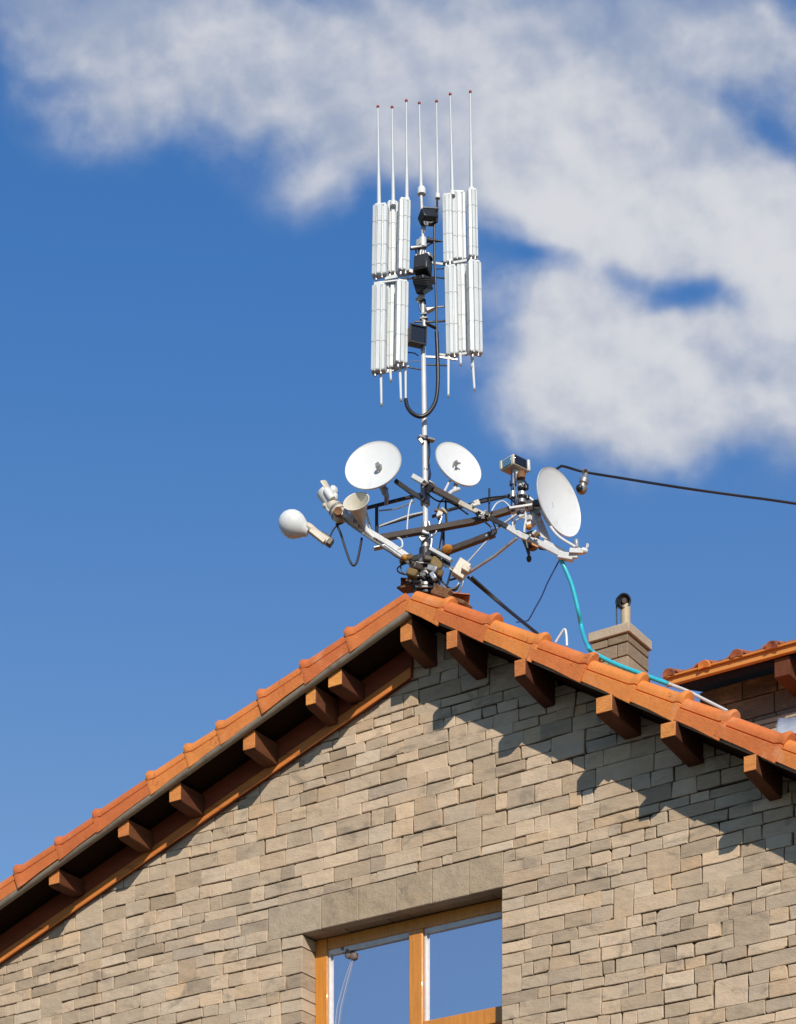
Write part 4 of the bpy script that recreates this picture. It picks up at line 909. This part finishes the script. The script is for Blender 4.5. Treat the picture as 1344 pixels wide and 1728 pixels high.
m1 = MB(); m1.loft([[F(604, 838, -.05), F(618, 868, -.05), F(628, 902, -.05)], [F(612, 836, .0), F(621, 868, .0), F(630, 900, .0)]], closed=False, caps=False); o = m1.build('side_sheet', M['hornw'], hn); sd = o.modifiers.new('thick', 'SOLIDIFY'); sd.thickness = .006
m1 = MB(); m1.tube([F(632, 908, -.07), F(620, 897, -.08), ha + hx * .03], [.018, .024, .026], 12); m1.hexa(F(598, 880, -.12), RT * .04 - UP * .025, UP * .028 + RT * .01, FW * .03); m1.build('throat', M['whitem'], hn, bevel=.004)
bl = thing('globe_lamp', P(493, 884, .0), 'white globe lamp on a pale angled neck sticking out left of the frame', 'lamp')
gc = P(493, 884, .0)
m1 = MB(); m1.lathe(gc, (P(560, 916) - gc), [(0, -.112), (.035, -.107), (.068, -.088), (.094, -.055), (.109, -.015), (.110, .02), (.098, .06), (.075, .095), (.052, .125), (.042, .15), (.0, .15)], 36); fix_normals(m1.build('globe', M['white'], bl, angle=60))
m1 = MB(); m1.tube(spline([P(512, 893, -.01), P(520, 889, -.02), P(535, 901, -.02), P(554, 914, -.02)]), .034, 12); m1.beam(P(524, 896, -.03), P(548, 915, -.03), .03, .05, hint=FW); m1.build('neck', M['cream'], bl, bevel=.012)
m1 = MB(); m1.beam(P(541, 904, -.01), P(561, 918, -.01), .065, .062, hint=FW); m1.build('neck_cap', M['brownm'], bl, bevel=.008)
m1 = MB(); m1.tube(spline([P(556, 908, .0), P(566, 890, .05), F(582, 880, -.05)]), .007, 6); m1.build('wire_stay', M['blackm'], bl)
c = MB(); c.tube(spline([F(568, 884, -.11), F(575, 900, -.12), F(584, 928, -.12), F(591, 947, -.12), F(597, 954, -.12), F(603, 947, -.11), F(608, 925, -.10), F(611, 908, -.08)]), .010, 8)
tag(c.build('hanging_cable', M['black']), 'black cable hanging in a narrow loop under the left boom', 'cable')

# ---- loose cables
c = MB(); c.tube(spline([P(938, 793, -.10), P(945, 788, -.06), P(952, 787, -.04), P(985, 796, .02), P(1050, 807, -.1), P(1150, 823, -.5), P(1250, 837, -.6), P(1344, 850, -.7), P(1700, 905, -1.0), P(2400, 980, -1.6)]), .0105, 8)
tag(c.build('overhead_cable', M['black']), 'black cable running from the big dish out to the right across the sky', 'cable')
ins = thing('cable_clamp', P(985, 812, .02), 'dark ribbed clamp hanging from the overhead cable beside the big dish', 'clamp')
m1 = MB(); m1.lathe(P(981, 829, .02), P(989, 800, .02) - P(981, 829, .02), [(0, -.01), (.034, -.01), (.046, .01), (.046, .035), (.028, .045), (.026, .06), (.038, .07), (.04, .10), (.026, .12), (.018, .15), (0, .15)], 18); fix_normals(m1.build('body', M['steel'], ins))
m1 = MB(); m1.ball(P(979, 824, .0), .035, 12, (1, 1, .9)); m1.build('weight', M['black'], ins)
m1 = MB(); m1.lathe(P(988, 797, .02), FW, [(.018, -.02), (.026, -.01), (.026, .01), (.018, .02)], 14); m1.build('hook', M['galv'], ins)
c = MB(); c.tube(spline([P(946, 944, -.40), P(955, 962, -.40), P(966, 990, -.38), P(976, 1030, -.35), P(983, 1065, -.32), Q(992, 1090, -.36), Q(1003, 1102, -.36), Q(1040, 1121, -.36), Q(1090, 1140, -.36), Q(1128, 1154, -.34)]), .017, 10)
tag(c.build('turquoise_hose', M['cyan']), 'bright turquoise cable hanging from the big dish and lying along the right verge', 'cable')
c = MB(); c.tube(spline([Q(1126, 1153, -.33), Q(1160, 1166, -.31), Q(1190, 1181, -.31), Q(1228, 1200, -.31)]), .012, 8)
tag(c.build('pale_cable', M['whitem']), 'pale blue white cable lying along the top of the right verge beyond the turquoise one', 'cable')
c = MB(); c.tube(spline([P(945, 944, -.38), P(925, 982, -.30), P(915, 1005, -.25), P(903, 1027, -.2), P(893, 1045, -.15), P(888, 1048, -.15), Q(872, 1050, -.30)]), .006, 6)
tag(c.build('thin_cable', M['navy']), 'thin dark cable slanting from the big dish down to the roof stay', 'cable')
for k, pts in enumerate(([F(700, 838, -.02), F(692, 852, -.04), F(688, 880, -.05), F(687, 906, -.05)], [F(640, 888, .0), F(662, 880, 0), F(690, 870, 0), F(716, 864, 0)], [F(669, 905, -.06), F(678, 912, -.06), F(679, 922, -.06), F(672, 927, -.06)], [F(830, 862, -.1), F(838, 850, -.08), F(850, 846, -.08), F(862, 856, -.1)])):
    c = MB(); c.tube(spline(pts), .006 if k != 2 else .008, 6)
    o = c.build('white_wire', M['white'])
    tag(o, ('white wire hanging straight down from the left thin arm beside the mast', 'white wire strung along the thin left arm to the mast', 'short curl of white wire hanging below the left cross arm', 'white wire hooped over the right cross arm near the black upright')[k], 'wire', 'white wires on the frame')
c = MB(); c.tube(spline([Q(938, 1084, -.33), Q(944, 1074, -.33), Q(953, 1062, -.33), Q(956, 1072, -.33), Q(957, 1090, -.33)], 5), .010, 6)
tag(c.build('bent_wire', M['white']), 'bent white wire standing on the right verge tiles below the big dish', 'wire')
c = MB(); c.tube(spline([P(724, 745, .03), P(725, 765, .04), P(723, 780, .04), P(726, 800, .04), P(723, 815, .0)]), .009, 8); c.tube(spline([P(721, 745, .03), P(721, 770, .03), P(725, 790, .03), P(722, 830, .03)]), .007, 8)
tag(c.build('feeder_cable', M['black']), 'black feeder cable clinging to the mast above the frame', 'cable')
for (u, v, lab) in ((690, 987, 'broken rusty tile fragment propped left of the mast foot'), (778, 1012, 'broken rusty tile fragment right of the mast foot')):
    c = MB(); c.lathe(Q(u, v, -.16), V((.8, .5, -.1)), [(.05, -.07), (.052, .07), (.040, .07), (.038, -.07), (.05, -.07)], 12, -20, 150); o = fix_normals(c.build('tile_fragment', M['tile_old'])); tag(o, lab, 'tile', 'broken tiles at the mast foot')
